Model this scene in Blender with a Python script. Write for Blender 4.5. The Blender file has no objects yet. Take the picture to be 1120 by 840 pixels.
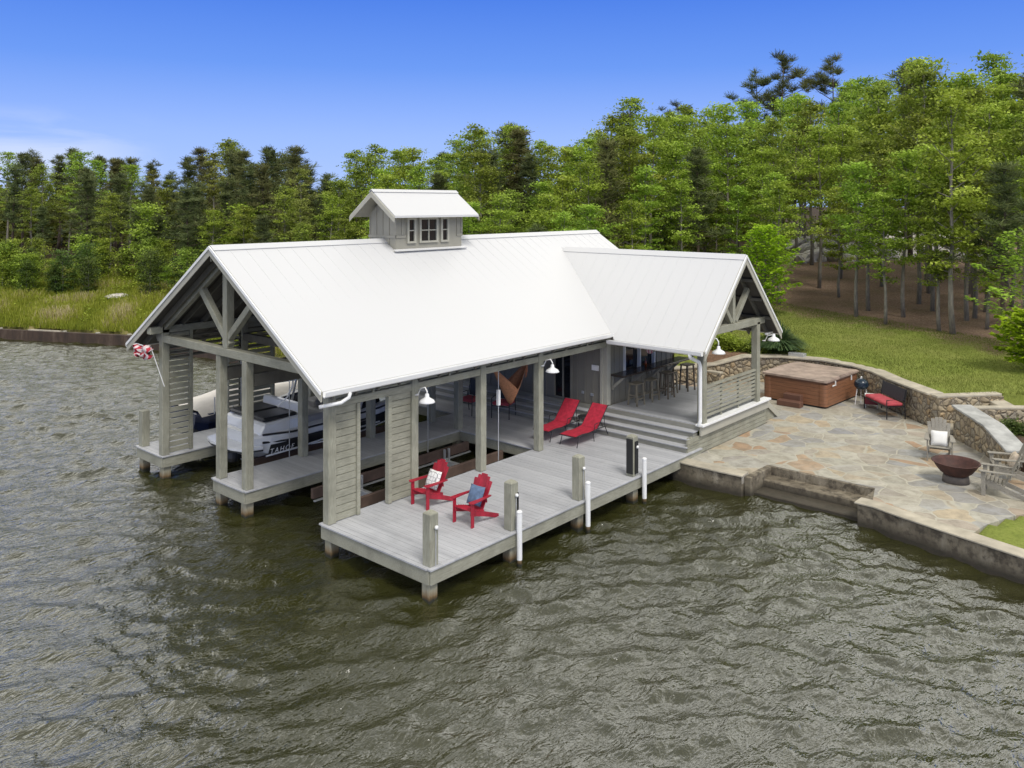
import bpy, math, random
import numpy as np
from mathutils import Vector, Matrix, noise as mnoise
random.seed(7); RNG = np.random.default_rng(7)
PI = math.pi; R = math.radians
SC = bpy.context.scene; COL = SC.collection

# ------------------------------------------------------------------ helpers
def wloc(o):
    v = Vector((0, 0, 0))
    while o is not None:
        v += o.location; o = o.parent
    return v
def tag(o, label=None, cat=None, group=None, kind=None):
    if label: o['label'] = label
    if cat: o['category'] = cat
    if group: o['group'] = group
    if kind: o['kind'] = kind
    return o
def thing(name, label, cat, loc=(0, 0, 0), rz=0, group=None):
    o = bpy.data.objects.new(name, None); COL.objects.link(o)
    o.location = loc; o.rotation_euler = (0, 0, rz); o.empty_display_size = .2
    return tag(o, label, cat, group)
def copy_tree(o, parent=None):
    c = o.copy(); COL.objects.link(c); c.parent = parent
    for ch in list(o.children): copy_tree(ch, c)
    return c

class MB:
    def __init__(s): s.v = []; s.f = []; s.m = []
    def add(s, vs, fs, mi=0):
        n = len(s.v); s.v += [tuple(v) for v in vs]
        for f in fs: s.f.append([i + n for i in f]); s.m.append(mi)
        return s
    def box(s, x0, x1, y0, y1, z0, z1, mi=0):
        return s.add([(x0,y0,z0),(x1,y0,z0),(x1,y1,z0),(x0,y1,z0),(x0,y0,z1),(x1,y0,z1),(x1,y1,z1),(x0,y1,z1)],
                     [(0,3,2,1),(4,5,6,7),(0,1,5,4),(1,2,6,5),(2,3,7,6),(3,0,4,7)], mi)
    def bar(s, p0, p1, w, h, mi=0, up=(0,0,1)):
        p0 = Vector(p0); p1 = Vector(p1); d = (p1-p0).normalized(); u = Vector(up)
        if abs(d.dot(u)) > .99: u = Vector((1,0,0))
        a = d.cross(u).normalized()*w/2; b = a.cross(d).normalized()*h/2
        vs = [p0-a-b,p0+a-b,p0+a+b,p0-a+b,p1-a-b,p1+a-b,p1+a+b,p1-a+b]
        return s.add(vs, [(0,1,2,3),(7,6,5,4),(0,4,5,1),(1,5,6,2),(2,6,7,3),(3,7,4,0)], mi)
    def tube(s, pts, r, n=8, mi=0, cap=True):
        pts = [Vector(p) for p in pts]; k = len(pts); rr = r if isinstance(r, (list, tuple)) else [r]*k
        vs = []; prev = None
        for i, p in enumerate(pts):
            d = (pts[min(i+1,k-1)]-pts[max(i-1,0)]).normalized()
            if prev is None:
                u = Vector((0,0,1)) if abs(d.z) < .9 else Vector((1,0,0))
                a = d.cross(u).normalized()
            else: a = (prev - d*prev.dot(d)).normalized()
            prev = a; b = d.cross(a)
            for j in range(n):
                t = 2*PI*j/n; vs.append(p + (a*math.cos(t)+b*math.sin(t))*rr[i])
        fs = [(i*n+j, i*n+(j+1)%n, (i+1)*n+(j+1)%n, (i+1)*n+j) for i in range(k-1) for j in range(n)]
        if cap: fs += [tuple(range(n))[::-1], tuple((k-1)*n+j for j in range(n))]
        return s.add(vs, fs, mi)
    def lathe(s, prof, c=(0,0,0), n=20, mi=0):
        vs = []; k = len(prof)
        for r, z in prof:
            for j in range(n):
                t = 2*PI*j/n; vs.append((c[0]+max(r,.0005)*math.cos(t), c[1]+max(r,.0005)*math.sin(t), c[2]+z))
        fs = [(i*n+j, i*n+(j+1)%n, (i+1)*n+(j+1)%n, (i+1)*n+j) for i in range(k-1) for j in range(n)]
        return s.add(vs, fs, mi)
    def prism(s, poly, z0, z1, mi=0, mtop=None):
        n = len(poly)
        s.add([(x,y,z0) for x,y in poly]+[(x,y,z1) for x,y in poly],
              [tuple(range(n))[::-1]]+[(i,(i+1)%n,n+(i+1)%n,n+i) for i in range(n)], mi)
        return s.add([(x,y,z1) for x,y in poly], [tuple(range(n))], mi if mtop is None else mtop)
    def slab(s, pts, t, mi=0, mb=None, ms=None):   # planar polygon extruded downwards (z) by t
        n = len(pts); lo = [(p[0],p[1],p[2]-t) for p in pts]
        s.add(pts, [tuple(range(n))], mi); s.add(lo, [tuple(range(n))[::-1]], mi if mb is None else mb)
        return s.add(list(pts)+lo, [(i,n+i,n+(i+1)%n,(i+1)%n) for i in range(n)], mi if ms is None else ms)
    def loft(s, rings, mi=0, closed=True, caps=True):
        n = len(rings[0]); vs = [p for r in rings for p in r]; m = n if closed else n-1
        fs = [(i*n+j, i*n+(j+1)%n, (i+1)*n+(j+1)%n, (i+1)*n+j) for i in range(len(rings)-1) for j in range(m)]
        if caps: fs += [tuple(range(n))[::-1], tuple((len(rings)-1)*n+j for j in range(n))]
        return s.add(vs, fs, mi)
    def build(s, name, mats, parent=None, bevel=0, smooth=False, fix=True):
        off = wloc(parent) if parent is not None else Vector((0,0,0))
        me = bpy.data.meshes.new(name)
        me.from_pydata([(v[0]-off.x, v[1]-off.y, v[2]-off.z) for v in s.v], [], s.f)
        if not isinstance(mats, (list, tuple)): mats = [mats]
        for m in mats: me.materials.append(m)
        me.polygons.foreach_set('material_index', s.m)
        if smooth: me.polygons.foreach_set('use_smooth', [True]*len(s.f))
        me.update()
        if fix:
            import bmesh
            b = bmesh.new(); b.from_mesh(me); bmesh.ops.recalc_face_normals(b, faces=b.faces); b.to_mesh(me); b.free()
        o = bpy.data.objects.new(name, me); COL.objects.link(o)
        if parent is not None: o.parent = parent
        if bevel:
            md = o.modifiers.new('bevel', 'BEVEL'); md.width = bevel; md.segments = 1; md.limit_method = 'ANGLE'
        return o

def quads_mesh(name, V, mats, midx=None, tone=None, extra=None, smooth=False):
    """V: (n,4,3) array of loose quads; tone: (n,) per-face random; extra=(verts, faces, mi)"""
    n = len(V); ev, ef, em = extra if extra else ([], [], [])
    nv = n*4 + len(ev)
    me = bpy.data.meshes.new(name)
    nloops = n*4 + sum(len(f) for f in ef)
    me.vertices.add(nv)
    co = np.zeros((nv, 3), np.float32); co[:n*4] = V.reshape(-1, 3)
    if len(ev): co[n*4:] = np.array(ev, np.float32)
    me.vertices.foreach_set('co', co.ravel())
    me.loops.add(nloops); me.polygons.add(n+len(ef))
    li = list(np.arange(n*4)); ls = list(np.arange(n)*4); lt = [4]*n; p = n*4
    for f in ef:
        li += [i+n*4 for i in f]; ls.append(p); lt.append(len(f)); p += len(f)
    me.loops.foreach_set('vertex_index', li)
    me.polygons.foreach_set('loop_start', ls); me.polygons.foreach_set('loop_total', lt)
    mi = np.zeros(n+len(ef), np.int32)
    if midx is not None: mi[:n] = midx
    if len(ef): mi[n:] = em
    for m in mats: me.materials.append(m)
    me.polygons.foreach_set('material_index', mi)
    sm = np.zeros(n+len(ef), bool); sm[n:] = True
    me.polygons.foreach_set('use_smooth', sm)
    if tone is not None:
        at = me.attributes.new('tone', 'FLOAT', 'FACE'); t = np.zeros(n+len(ef), np.float32); t[:n] = tone
        at.data.foreach_set('value', t)
    me.update(calc_edges=True); me.validate()
    return me
def mesh_obj(name, me, parent=None):
    o = bpy.data.objects.new(name, me); COL.objects.link(o)
    if parent is not None: o.parent = parent
    return o

# ------------------------------------------------------------------ materials
def nt(name):
    m = bpy.data.materials.new(name); m.use_nodes = True
    t = m.node_tree; b = t.nodes['Principled BSDF']
    return m, t, b
def N(t, typ, **kw):
    n = t.nodes.new(typ)
    for k, v in kw.items():
        if k in n.inputs.keys() if hasattr(n.inputs, 'keys') else False: n.inputs[k].default_value = v
        else: setattr(n, k, v)
    return n
def ramp(t, fac, stops):
    r = t.nodes.new('ShaderNodeValToRGB'); e = r.color_ramp.elements
    while len(e) < len(stops): e.new(.5)
    for i, (p, c) in enumerate(stops):
        e[i].position = p; e[i].color = (c[0], c[1], c[2], 1) if not isinstance(c, (int, float)) else (c, c, c, 1)
    t.links.new(fac, r.inputs[0]); return r.outputs[0]
def mapping(t, scale=(1,1,1), coord='Object', rot=(0,0,0)):
    tc = t.nodes.new('ShaderNodeTexCoord'); mp = t.nodes.new('ShaderNodeMapping')
    mp.inputs['Scale'].default_value = scale; mp.inputs['Rotation'].default_value = rot
    t.links.new(tc.outputs[coord], mp.inputs[0]); return mp.outputs[0]
def noise(t, vec, scale, detail=4, rough=.55, dist=0):
    n = t.nodes.new('ShaderNodeTexNoise'); n.inputs['Scale'].default_value = scale
    n.inputs['Detail'].default_value = detail; n.inputs['Roughness'].default_value = rough; n.inputs['Distortion'].default_value = dist
    t.links.new(vec, n.inputs['Vector']); return n.outputs[0]
def mix(t, fac, a, b, mode='MIX'):
    m = t.nodes.new('ShaderNodeMix'); m.data_type = 'RGBA'; m.blend_type = mode
    if isinstance(fac, (int, float)): m.inputs[0].default_value = fac
    else: t.links.new(fac, m.inputs[0])
    for s, i in ((a, 6), (b, 7)):
        if isinstance(s, tuple): m.inputs[i].default_value = (*s[:3], 1)
        else: t.links.new(s, m.inputs[i])
    return m.outputs[2]
def math_(t, op, a, b=0., c=None, clamp=False):
    m = t.nodes.new('ShaderNodeMath'); m.operation = op; m.use_clamp = clamp
    for i, s in enumerate((a, b) if c is None else (a, b, c)):
        if isinstance(s, (int, float)): m.inputs[i].default_value = s
        else: t.links.new(s, m.inputs[i])
    return m.outputs[0]
def bump(t, b, h, strength=.3, dist=.02):
    n = t.nodes.new('ShaderNodeBump'); n.inputs['Strength'].default_value = strength; n.inputs['Distance'].default_value = dist
    t.links.new(h, n.inputs['Height']); t.links.new(n.outputs[0], b.inputs['Normal']); return n

def simple(name, c, rough=.6, metal=0, var=.12, scale=3, bs=.1, coat=0, stretch=(1,1,1)):
    m, t, b = nt(name)
    v = mapping(t, stretch); n = noise(t, v, scale, 5, .6)
    lo = tuple(x*(1-var) for x in c); hi = tuple(min(1, x*(1+var)) for x in c)
    t.links.new(ramp(t, n, [(.3, lo), (.7, hi)]), b.inputs['Base Color'])
    b.inputs['Roughness'].default_value = rough; b.inputs['Metallic'].default_value = metal
    if coat: b.inputs['Coat Weight'].default_value = coat; b.inputs['Coat Roughness'].default_value = .1
    if bs: bump(t, b, noise(t, v, scale*12, 3, .6), bs, .004)
    return m
def wood(name, c1, c2, stretch=(8,8,1), rough=.75, stain=True):
    m, t, b = nt(name)
    v = mapping(t, stretch); g = noise(t, v, 5, 6, .65, .6)
    col = ramp(t, g, [(.25, c1), (.75, c2)])
    v2 = mapping(t, (1,1,1)); n2 = noise(t, v2, 2.2, 3, .5)
    col = mix(t, math_(t, 'MULTIPLY', ramp(t, n2, [(.45, 0), (.75, 1)]), .55), col, tuple(x*.62 for x in c1))
    oi = t.nodes.new('ShaderNodeObjectInfo')
    col = mix(t, math_(t, 'MULTIPLY', oi.outputs['Random'], .2), col, tuple(x*.75 for x in c2))
    t.links.new(col, b.inputs['Base Color']); b.inputs['Roughness'].default_value = rough
    bump(t, b, g, .25, .006); return m

M = {}
M['post'] = wood('weathered_post_wood', (.205,.20,.15), (.385,.377,.30))
M['beamX'] = wood('weathered_beam_wood', (.205,.20,.15), (.385,.377,.30), (1,8,8))
M['beamY'] = wood('weathered_cross_wood', (.205,.20,.15), (.385,.377,.30), (8,1,8))
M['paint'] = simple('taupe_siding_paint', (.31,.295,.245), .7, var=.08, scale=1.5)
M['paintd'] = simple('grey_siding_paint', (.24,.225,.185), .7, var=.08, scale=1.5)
M['trim'] = simple('pale_taupe_trim', (.40,.385,.32), .6, var=.06)
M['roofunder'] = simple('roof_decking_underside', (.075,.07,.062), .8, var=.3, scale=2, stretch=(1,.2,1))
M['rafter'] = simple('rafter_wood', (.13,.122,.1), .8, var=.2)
M['white'] = simple('white_metal', (.78,.78,.77), .4, var=.03)
M['galv'] = simple('galvanised_metal', (.55,.56,.57), .4, .6, var=.1)
M['black'] = simple('black_metal', (.02,.02,.022), .45, var=.2)
M['darkglass'] = simple('dark_glass', (.012,.014,.017), .04, var=.1, bs=0)
M['red'] = simple('red_painted_wood', (.33,.012,.03), .5, var=.3, scale=6)
M['redcloth'] = simple('red_sling_fabric', (.38,.015,.036), .8, var=.28, scale=9)
M['redcush'] = simple('red_cushion', (.42,.06,.075), .85, var=.15, scale=6)
M['greywood'] = wood('grey_weathered_teak', (.18,.165,.135), (.34,.315,.265), (6,6,6))
M['dstool'] = simple('brown_stool_wood', (.13,.105,.075), .6, var=.25, scale=7)
M['lstool'] = simple('greybrown_stool_wood', (.2,.175,.13), .6, var=.25, scale=7)
M['rubber'] = simple('black_rubber', (.015,.015,.015), .7)
M['navy'] = simple('navy_gelcoat', (.012,.018,.05), .2, coat=.5)
M['gel'] = simple('white_gelcoat', (.72,.73,.74), .2, var=.04, coat=.4)
M['vinylg'] = simple('grey_vinyl', (.33,.32,.31), .55, var=.1)
M['creamcov'] = simple('cream_canvas', (.62,.58,.52), .85, var=.08)
M['rope'] = simple('orange_rope_weave', (.52,.24,.12), .9, var=.2, scale=20)
M['counter'] = simple('dark_counter_top', (.045,.035,.03), .25, var=.3, scale=5)
M['brownw'] = simple('brown_lift_bunk', (.10,.065,.05), .8, var=.3)
M['alu'] = simple('aluminium', (.62,.63,.64), .35, .5)
M['sign'] = simple('white_plastic', (.8,.8,.78), .5, var=.02)

def roof_mat():
    m, t, b = nt('white_standing_seam_metal')
    v = mapping(t); n = noise(t, v, .35, 4, .5)
    v2 = mapping(t, (6,1,1)); n2 = noise(t, v2, 1.2, 5, .6)
    c = mix(t, math_(t,'MULTIPLY',n,.5), (.585,.585,.585), (.55,.55,.545))
    c = mix(t, ramp(t, n2, [(.62, 0), (.85, .25)]), c, (.54,.54,.52))
    t.links.new(c, b.inputs['Base Color']); b.inputs['Roughness'].default_value = .45
    return m
M['roof'] = roof_mat()

def deck_mat(name, c1, c2):
    m, t, b = nt(name)
    tc = t.nodes.new('ShaderNodeTexCoord'); sx = t.nodes.new('ShaderNodeSeparateXYZ'); t.links.new(tc.outputs['Object'], sx.inputs[0])
    cell = math_(t, 'FLOOR', math_(t, 'DIVIDE', sx.outputs[0], .145))
    wn = t.nodes.new('ShaderNodeTexWhiteNoise'); wn.noise_dimensions = '1D'; t.links.new(cell, wn.inputs['W'])
    v = mapping(t, (7, .9, 1)); g = noise(t, v, 4, 5, .65, .3)
    f = math_(t, 'ADD', math_(t, 'MULTIPLY', g, .6), math_(t, 'MULTIPLY', wn.outputs[0], .3))
    c = ramp(t, f, [(.2, c1), (.85, c2)])
    v3 = mapping(t); big = noise(t, v3, .8, 4, .6)
    c = mix(t, ramp(t, big, [(.48, 0), (.75, .5)]), c, tuple(x*.68 for x in c1))
    t.links.new(c, b.inputs['Base Color']); b.inputs['Roughness'].default_value = .6
    bump(t, b, g, .2, .004); return m
M['deck'] = deck_mat('grey_composite_decking', (.35,.355,.37), (.52,.525,.54))
M['riser'] = simple('grey_riser_boards', (.24,.235,.2), .7, var=.15, scale=3, stretch=(1,1,6))

def pile_mat():
    m, t, b = nt('piling_wood')
    v = mapping(t, (8,8,1)); g = noise(t, v, 5, 6, .65, .6)
    col = ramp(t, g, [(.25, (.22,.205,.14)), (.75, (.38,.36,.28))])
    ge = t.nodes.new('ShaderNodeNewGeometry'); s = t.nodes.new('ShaderNodeSeparateXYZ'); t.links.new(ge.outputs['Position'], s.inputs[0])
    z = math_(t, 'ADD', s.outputs[2], math_(t, 'MULTIPLY', g, .12))
    col = mix(t, ramp(t, z, [(.14, 1), (.30, 0)]), col, (.16,.095,.035))
    col = mix(t, ramp(t, z, [(.09, 1), (.17, 0)]), col, (.018,.02,.012))
    t.links.new(col, b.inputs['Base Color']); b.inputs['Roughness'].default_value = .8
    bump(t, b, g, .3, .006); return m
M['pile'] = pile_mat()

def flag_mat():
    m, t, b = nt('flagstone_paving')
    v = mapping(t, (1,1,1))
    nn = t.nodes.new('ShaderNodeTexNoise'); nn.inputs['Scale'].default_value = 1.1; nn.inputs['Detail'].default_value = 3; t.links.new(v, nn.inputs['Vector'])
    vm = t.nodes.new('ShaderNodeVectorMath'); vm.operation = 'SCALE'; vm.inputs['Scale'].default_value = .5; t.links.new(nn.outputs[1], vm.inputs[0])
    va = t.nodes.new('ShaderNodeVectorMath'); va.operation = 'ADD'; t.links.new(v, va.inputs[0]); t.links.new(vm.outputs[0], va.inputs[1])
    sq = t.nodes.new('ShaderNodeVectorMath'); sq.operation = 'MULTIPLY'; sq.inputs[1].default_value = (1,1,0); t.links.new(va.outputs[0], sq.inputs[0])
    v1 = t.nodes.new('ShaderNodeTexVoronoi'); v1.feature = 'F1'; v1.inputs['Scale'].default_value = 1.6; v1.inputs['Randomness'].default_value = 1; t.links.new(sq.outputs[0], v1.inputs['Vector'])
    v2 = t.nodes.new('ShaderNodeTexVoronoi'); v2.feature = 'DISTANCE_TO_EDGE'; v2.inputs['Scale'].default_value = 1.6; v2.inputs['Randomness'].default_value = 1; t.links.new(sq.outputs[0], v2.inputs['Vector'])
    sc = t.nodes.new('ShaderNodeSeparateColor'); t.links.new(v1.outputs['Color'], sc.inputs[0])
    base = ramp(t, sc.outputs[0], [(0, (.38,.365,.30)), (.25, (.48,.45,.37)), (.5, (.31,.315,.315)), (.7, (.46,.38,.26)), (.84,(.40,.26,.16)), (.9,(.42,.41,.36)), (1, (.25,.25,.26))])
    nz = noise(t, v, 3.5, 8, .7, .3); nz2 = noise(t, v, .5, 4, .6)
    base = mix(t, ramp(t, nz, [(.35, .55), (.6, 0)]), base, (.15,.135,.10))
    base = mix(t, ramp(t, nz2, [(.45, 0), (.7, .5)]), base, (.21,.175,.12))
    nz3 = noise(t, v, 1.6, 7, .75, .5)
    base = mix(t, ramp(t, nz3, [(.55, 0), (.75, .4)]), base, (.50,.48,.42))
    g = math_(t, 'ADD', v2.outputs['Distance'], math_(t, 'MULTIPLY', math_(t,'SUBTRACT',nz,.5), .05))
    mort = ramp(t, g, [(.012, 1), (.034, 0)])
    mc = mix(t, noise(t, v, 1.7, 3), (.52,.49,.40), (.28,.26,.2))
    t.links.new(mix(t, mort, base, mc), b.inputs['Base Color']); b.inputs['Roughness'].default_value = .75
    h = math_(t, 'ADD', math_(t, 'MULTIPLY', ramp(t, g, [(.0, 0), (.06, 1)]), .8), math_(t, 'MULTIPLY', nz, .5))
    bump(t, b, h, .5, .02); return m
M['flag'] = flag_mat()

def rubble_mat(name='rubble_stone', sc=5.2):
    m, t, b = nt(name)
    v = mapping(t)
    nn = t.nodes.new('ShaderNodeTexNoise'); nn.inputs['Scale'].default_value = 3; t.links.new(v, nn.inputs['Vector'])
    vm = t.nodes.new('ShaderNodeVectorMath'); vm.operation = 'SCALE'; vm.inputs['Scale'].default_value = .15; t.links.new(nn.outputs[1], vm.inputs[0])
    va = t.nodes.new('ShaderNodeVectorMath'); va.operation = 'ADD'; t.links.new(v, va.inputs[0]); t.links.new(vm.outputs[0], va.inputs[1])
    v1 = t.nodes.new('ShaderNodeTexVoronoi'); v1.inputs['Scale'].default_value = sc; t.links.new(va.outputs[0], v1.inputs['Vector'])
    v2 = t.nodes.new('ShaderNodeTexVoronoi'); v2.feature = 'DISTANCE_TO_EDGE'; v2.inputs['Scale'].default_value = sc; t.links.new(va.outputs[0], v2.inputs['Vector'])
    s = t.nodes.new('ShaderNodeSeparateColor'); t.links.new(v1.outputs['Color'], s.inputs[0])
    base = ramp(t, s.outputs[0], [(0, (.26,.21,.14)), (.3, (.40,.33,.22)), (.5, (.30,.27,.21)), (.7, (.42,.31,.18)), (.85,(.50,.42,.29)), (1, (.22,.19,.15))])
    nz = noise(t, v, 9, 6, .7)
    base = mix(t, ramp(t, nz, [(.35, .5), (.6, 0)]), base, (.13,.10,.07))
    c = mix(t, ramp(t, v2.outputs['Distance'], [(.01, 1), (.06, 0)]), base, (.12,.10,.075))
    t.links.new(c, b.inputs['Base Color']); b.inputs['Roughness'].default_value = .85
    h = math_(t, 'ADD', ramp(t, v2.outputs['Distance'], [(0, 0), (.25, 1)]), math_(t, 'MULTIPLY', nz, .3))
    bump(t, b, h, .9, .05); return m
M['rubble'] = rubble_mat()
M['cap'] = simple('sandstone_coping', (.40,.36,.28), .8, var=.25, scale=2.5, bs=.3)
M['capg'] = simple('bluestone_coping', (.36,.36,.34), .75, var=.3, scale=3, bs=.3)

def seawall_mat():
    m, t, b = nt('stained_concrete')
    v = mapping(t, (1,1,.35)); n = noise(t, v, 2.5, 7, .7)
    v1 = mapping(t); n1 = noise(t, v1, 6, 6, .65)
    c = ramp(t, n, [(.3, (.10,.08,.055)), (.55, (.20,.17,.12)), (.78, (.36,.32,.25))])
    ge = t.nodes.new('ShaderNodeNewGeometry'); s = t.nodes.new('ShaderNodeSeparateXYZ'); t.links.new(ge.outputs['Position'], s.inputs[0])
    z = math_(t, 'ADD', s.outputs[2], math_(t, 'MULTIPLY', n1, .18))
    c = mix(t, ramp(t, z, [(.16, 1), (.36, 0)]), c, (.04,.034,.022))
    c = mix(t, ramp(t, n1, [(.46, 0), (.62, .85)]), c, (.05,.04,.028))
    t.links.new(c, b.inputs['Base Color']); b.inputs['Roughness'].default_value = .8
    bump(t, b, n1, .5, .02); return m
M['seawall'] = seawall_mat()

def bulk_mat():
    m, t, b = nt('rusty_bulkhead')
    v = mapping(t, (1,1,.3)); n = noise(t, v, 2, 6, .7)
    c = ramp(t, n, [(.3, (.025,.018,.013)), (.55, (.06,.038,.026)), (.72, (.12,.09,.065))])
    t.links.new(c, b.inputs['Base Color']); b.inputs['Roughness'].default_value = .9; return m
M['bulk'] = bulk_mat()

def tub_mat():
    m, t, b = nt('hot_tub_cabinet_wood')
    tc = t.nodes.new('ShaderNodeTexCoord'); sx = t.nodes.new('ShaderNodeSeparateXYZ'); t.links.new(tc.outputs['Object'], sx.inputs[0])
    fr = math_(t, 'FRACT', math_(t, 'DIVIDE', sx.outputs[2], .13))
    v = mapping(t, (1,1,12)); n = noise(t, v, 3, 5, .6)
    c = ramp(t, n, [(.3, (.17,.078,.04)), (.7, (.28,.125,.062))])
    t.links.new(mix(t, ramp(t, fr, [(.0, 1), (.1, 0)]), c, (.07,.028,.014)), b.inputs['Base Color'])
    b.inputs['Roughness'].default_value = .5; bump(t, b, ramp(t, fr, [(0,0),(.12,1)]), .5, .01); return m
M['tub'] = tub_mat()
M['tubcover'] = simple('brown_vinyl_cover', (.33,.25,.20), .55, var=.4, scale=2.4)
M['tubstep'] = simple('brown_step_plastic', (.13,.062,.04), .6, var=.15)
M['rust'] = simple('rusted_iron', (.06,.022,.016), .7, var=.45, scale=6, bs=.4)

def leaf_mat(name, lo, mid, hi, trans=.4, hv=.35):
    m, t, b = nt(name)
    a = t.nodes.new('ShaderNodeAttribute'); a.attribute_name = 'tone'
    oi = t.nodes.new('ShaderNodeObjectInfo')
    c = ramp(t, a.outputs['Fac'], [(0, lo), (.55, mid), (1, hi)])
    hs = t.nodes.new('ShaderNodeHueSaturation')
    t.links.new(math_(t, 'ADD', math_(t, 'MULTIPLY', oi.outputs['Random'], .03), .468), hs.inputs['Hue'])
    t.links.new(math_(t, 'ADD', math_(t, 'MULTIPLY', oi.outputs['Random'], hv), 1-hv/2), hs.inputs['Value'])
    hs.inputs['Saturation'].default_value = 1.0
    t.links.new(c, hs.inputs['Color'])
    t.links.new(hs.outputs[0], b.inputs['Base Color']); b.inputs['Roughness'].default_value = .6; b.inputs['Specular IOR Level'].default_value = .25
    tr = t.nodes.new('ShaderNodeBsdfTranslucent'); t.links.new(hs.outputs[0], tr.inputs['Color'])
    mx = t.nodes.new('ShaderNodeMixShader'); mx.inputs[0].default_value = trans
    t.links.new(b.outputs[0], mx.inputs[1]); t.links.new(tr.outputs[0], mx.inputs[2])
    t.links.new(mx.outputs[0], t.nodes['Material Output'].inputs[0]); return m
M['leafA'] = leaf_mat('broad_leaves', (.10,.15,.022), (.22,.325,.045), (.37,.50,.08))
M['leafB'] = leaf_mat('spring_leaves', (.14,.23,.025), (.29,.45,.05), (.43,.62,.10), hv=.2)
M['leafO'] = leaf_mat('olive_leaves', (.11,.135,.028), (.23,.275,.055), (.36,.40,.10))
M['needle'] = leaf_mat('pine_needles', (.055,.08,.03), (.12,.16,.055), (.21,.25,.09), .25)
M['needleb'] = leaf_mat('brown_tinged_needles', (.07,.08,.03), (.15,.165,.055), (.25,.25,.09), .25)
M['maple'] = leaf_mat('lime_green_leaves', (.18,.30,.012), (.32,.52,.02), (.46,.66,.05), .45, .1)
M['shrub'] = leaf_mat('shrub_leaves', (.04,.08,.02), (.09,.16,.03), (.16,.26,.05))
M['blade'] = leaf_mat('long_grass_blades', (.03,.06,.025), (.07,.125,.045), (.15,.22,.08), .3)
M['bankgrass'] = leaf_mat('bank_grass_blades', (.16,.21,.022), (.29,.34,.04), (.42,.42,.10), .4, 0)
M['straw'] = leaf_mat('dry_straw', (.20,.19,.07), (.36,.32,.14), (.5,.45,.24), .3, 0)
M['lawnblade'] = leaf_mat('lawn_blades', (.125,.16,.03), (.18,.225,.045), (.25,.285,.065), .3, 0)
M['bark'] = simple('grey_bark', (.21,.19,.155), .9, var=.35, scale=5, stretch=(3,3,.6), bs=.4)
M['barkp'] = simple('pine_bark', (.10,.072,.052), .9, var=.35, scale=5, stretch=(3,3,.6), bs=.4)

# ------------------------------------------------------------------ terrain
SHORE = [(-60,110),(-25,72),(5.2,39.4),(8.85,32),(9.95,25),(10.15,19.7),(10.3,13),(10.3,0),(8.9,-1),(8.9,-5),(8.0,-7.9),(5.6,-14),(-2,-34),(-30,-80)]
S = np.array(SHORE, float)
def sdist(x, y):
    x = np.asarray(x, float); y = np.asarray(y, float); best = np.full(x.shape, 1e9); sg = np.ones(x.shape)
    for i in range(len(S)-1):
        a, b = S[i], S[i+1]; d = b-a; L = d@d
        t = np.clip(((x-a[0])*d[0]+(y-a[1])*d[1])/L, 0, 1)
        px, py = a[0]+t*d[0], a[1]+t*d[1]; ds = np.hypot(x-px, y-py)
        side = d[0]*(y-a[1])-d[1]*(x-a[0])     # land lies on the left when walking down
        m = ds < best; best = np.where(m, ds, best); sg = np.where(m, np.sign(side), sg)
    return best*sg
PATIO = [(8.9,.0),(8.9,-.2),(8.9,-1.72),(10.25,-1.77),(10.25,-4.45),(8.93,-4.8),(8.72,-5.4),(8.4,-6.7),(8.65,-6.85),(9.4,-6.95),(10.4,-7.3),(12,-8.3),(13.4,-8.9),(13.3,-6.9),(14.9,-6.15),(16.3,-5.0),(17.1,-4.2),(17.1,-3.7),(18.6,-2.1),(19.5,-1.3),(20.05,-.4),(20.3,.7),(20.05,2.0),(19.3,3.3),(18.3,4.2),(15.5,5.6),(14.2,5.6),(14.2,.0)]
STEPZ = [(16.7,-4.0),(17.1,-4.15),(18.75,-5.55),(19.3,-6.2),(18.6,-6.9),(18.2,-9.2),(12.5,-9.2),(13.4,-7.1),(15.2,-6.0),(16.3,-4.9)]
def inpoly(x, y, P):
    ins = np.zeros(x.shape, bool); n = len(P)
    for i in range(n):
        x0, y0 = P[i]; x1, y1 = P[(i+1) % n]
        c = ((y0 > y) != (y1 > y)) & (x < (x1-x0)*(y-y0)/((y1-y0) if y1 != y0 else 1e-9)+x0); ins ^= c
    return ins
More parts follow.
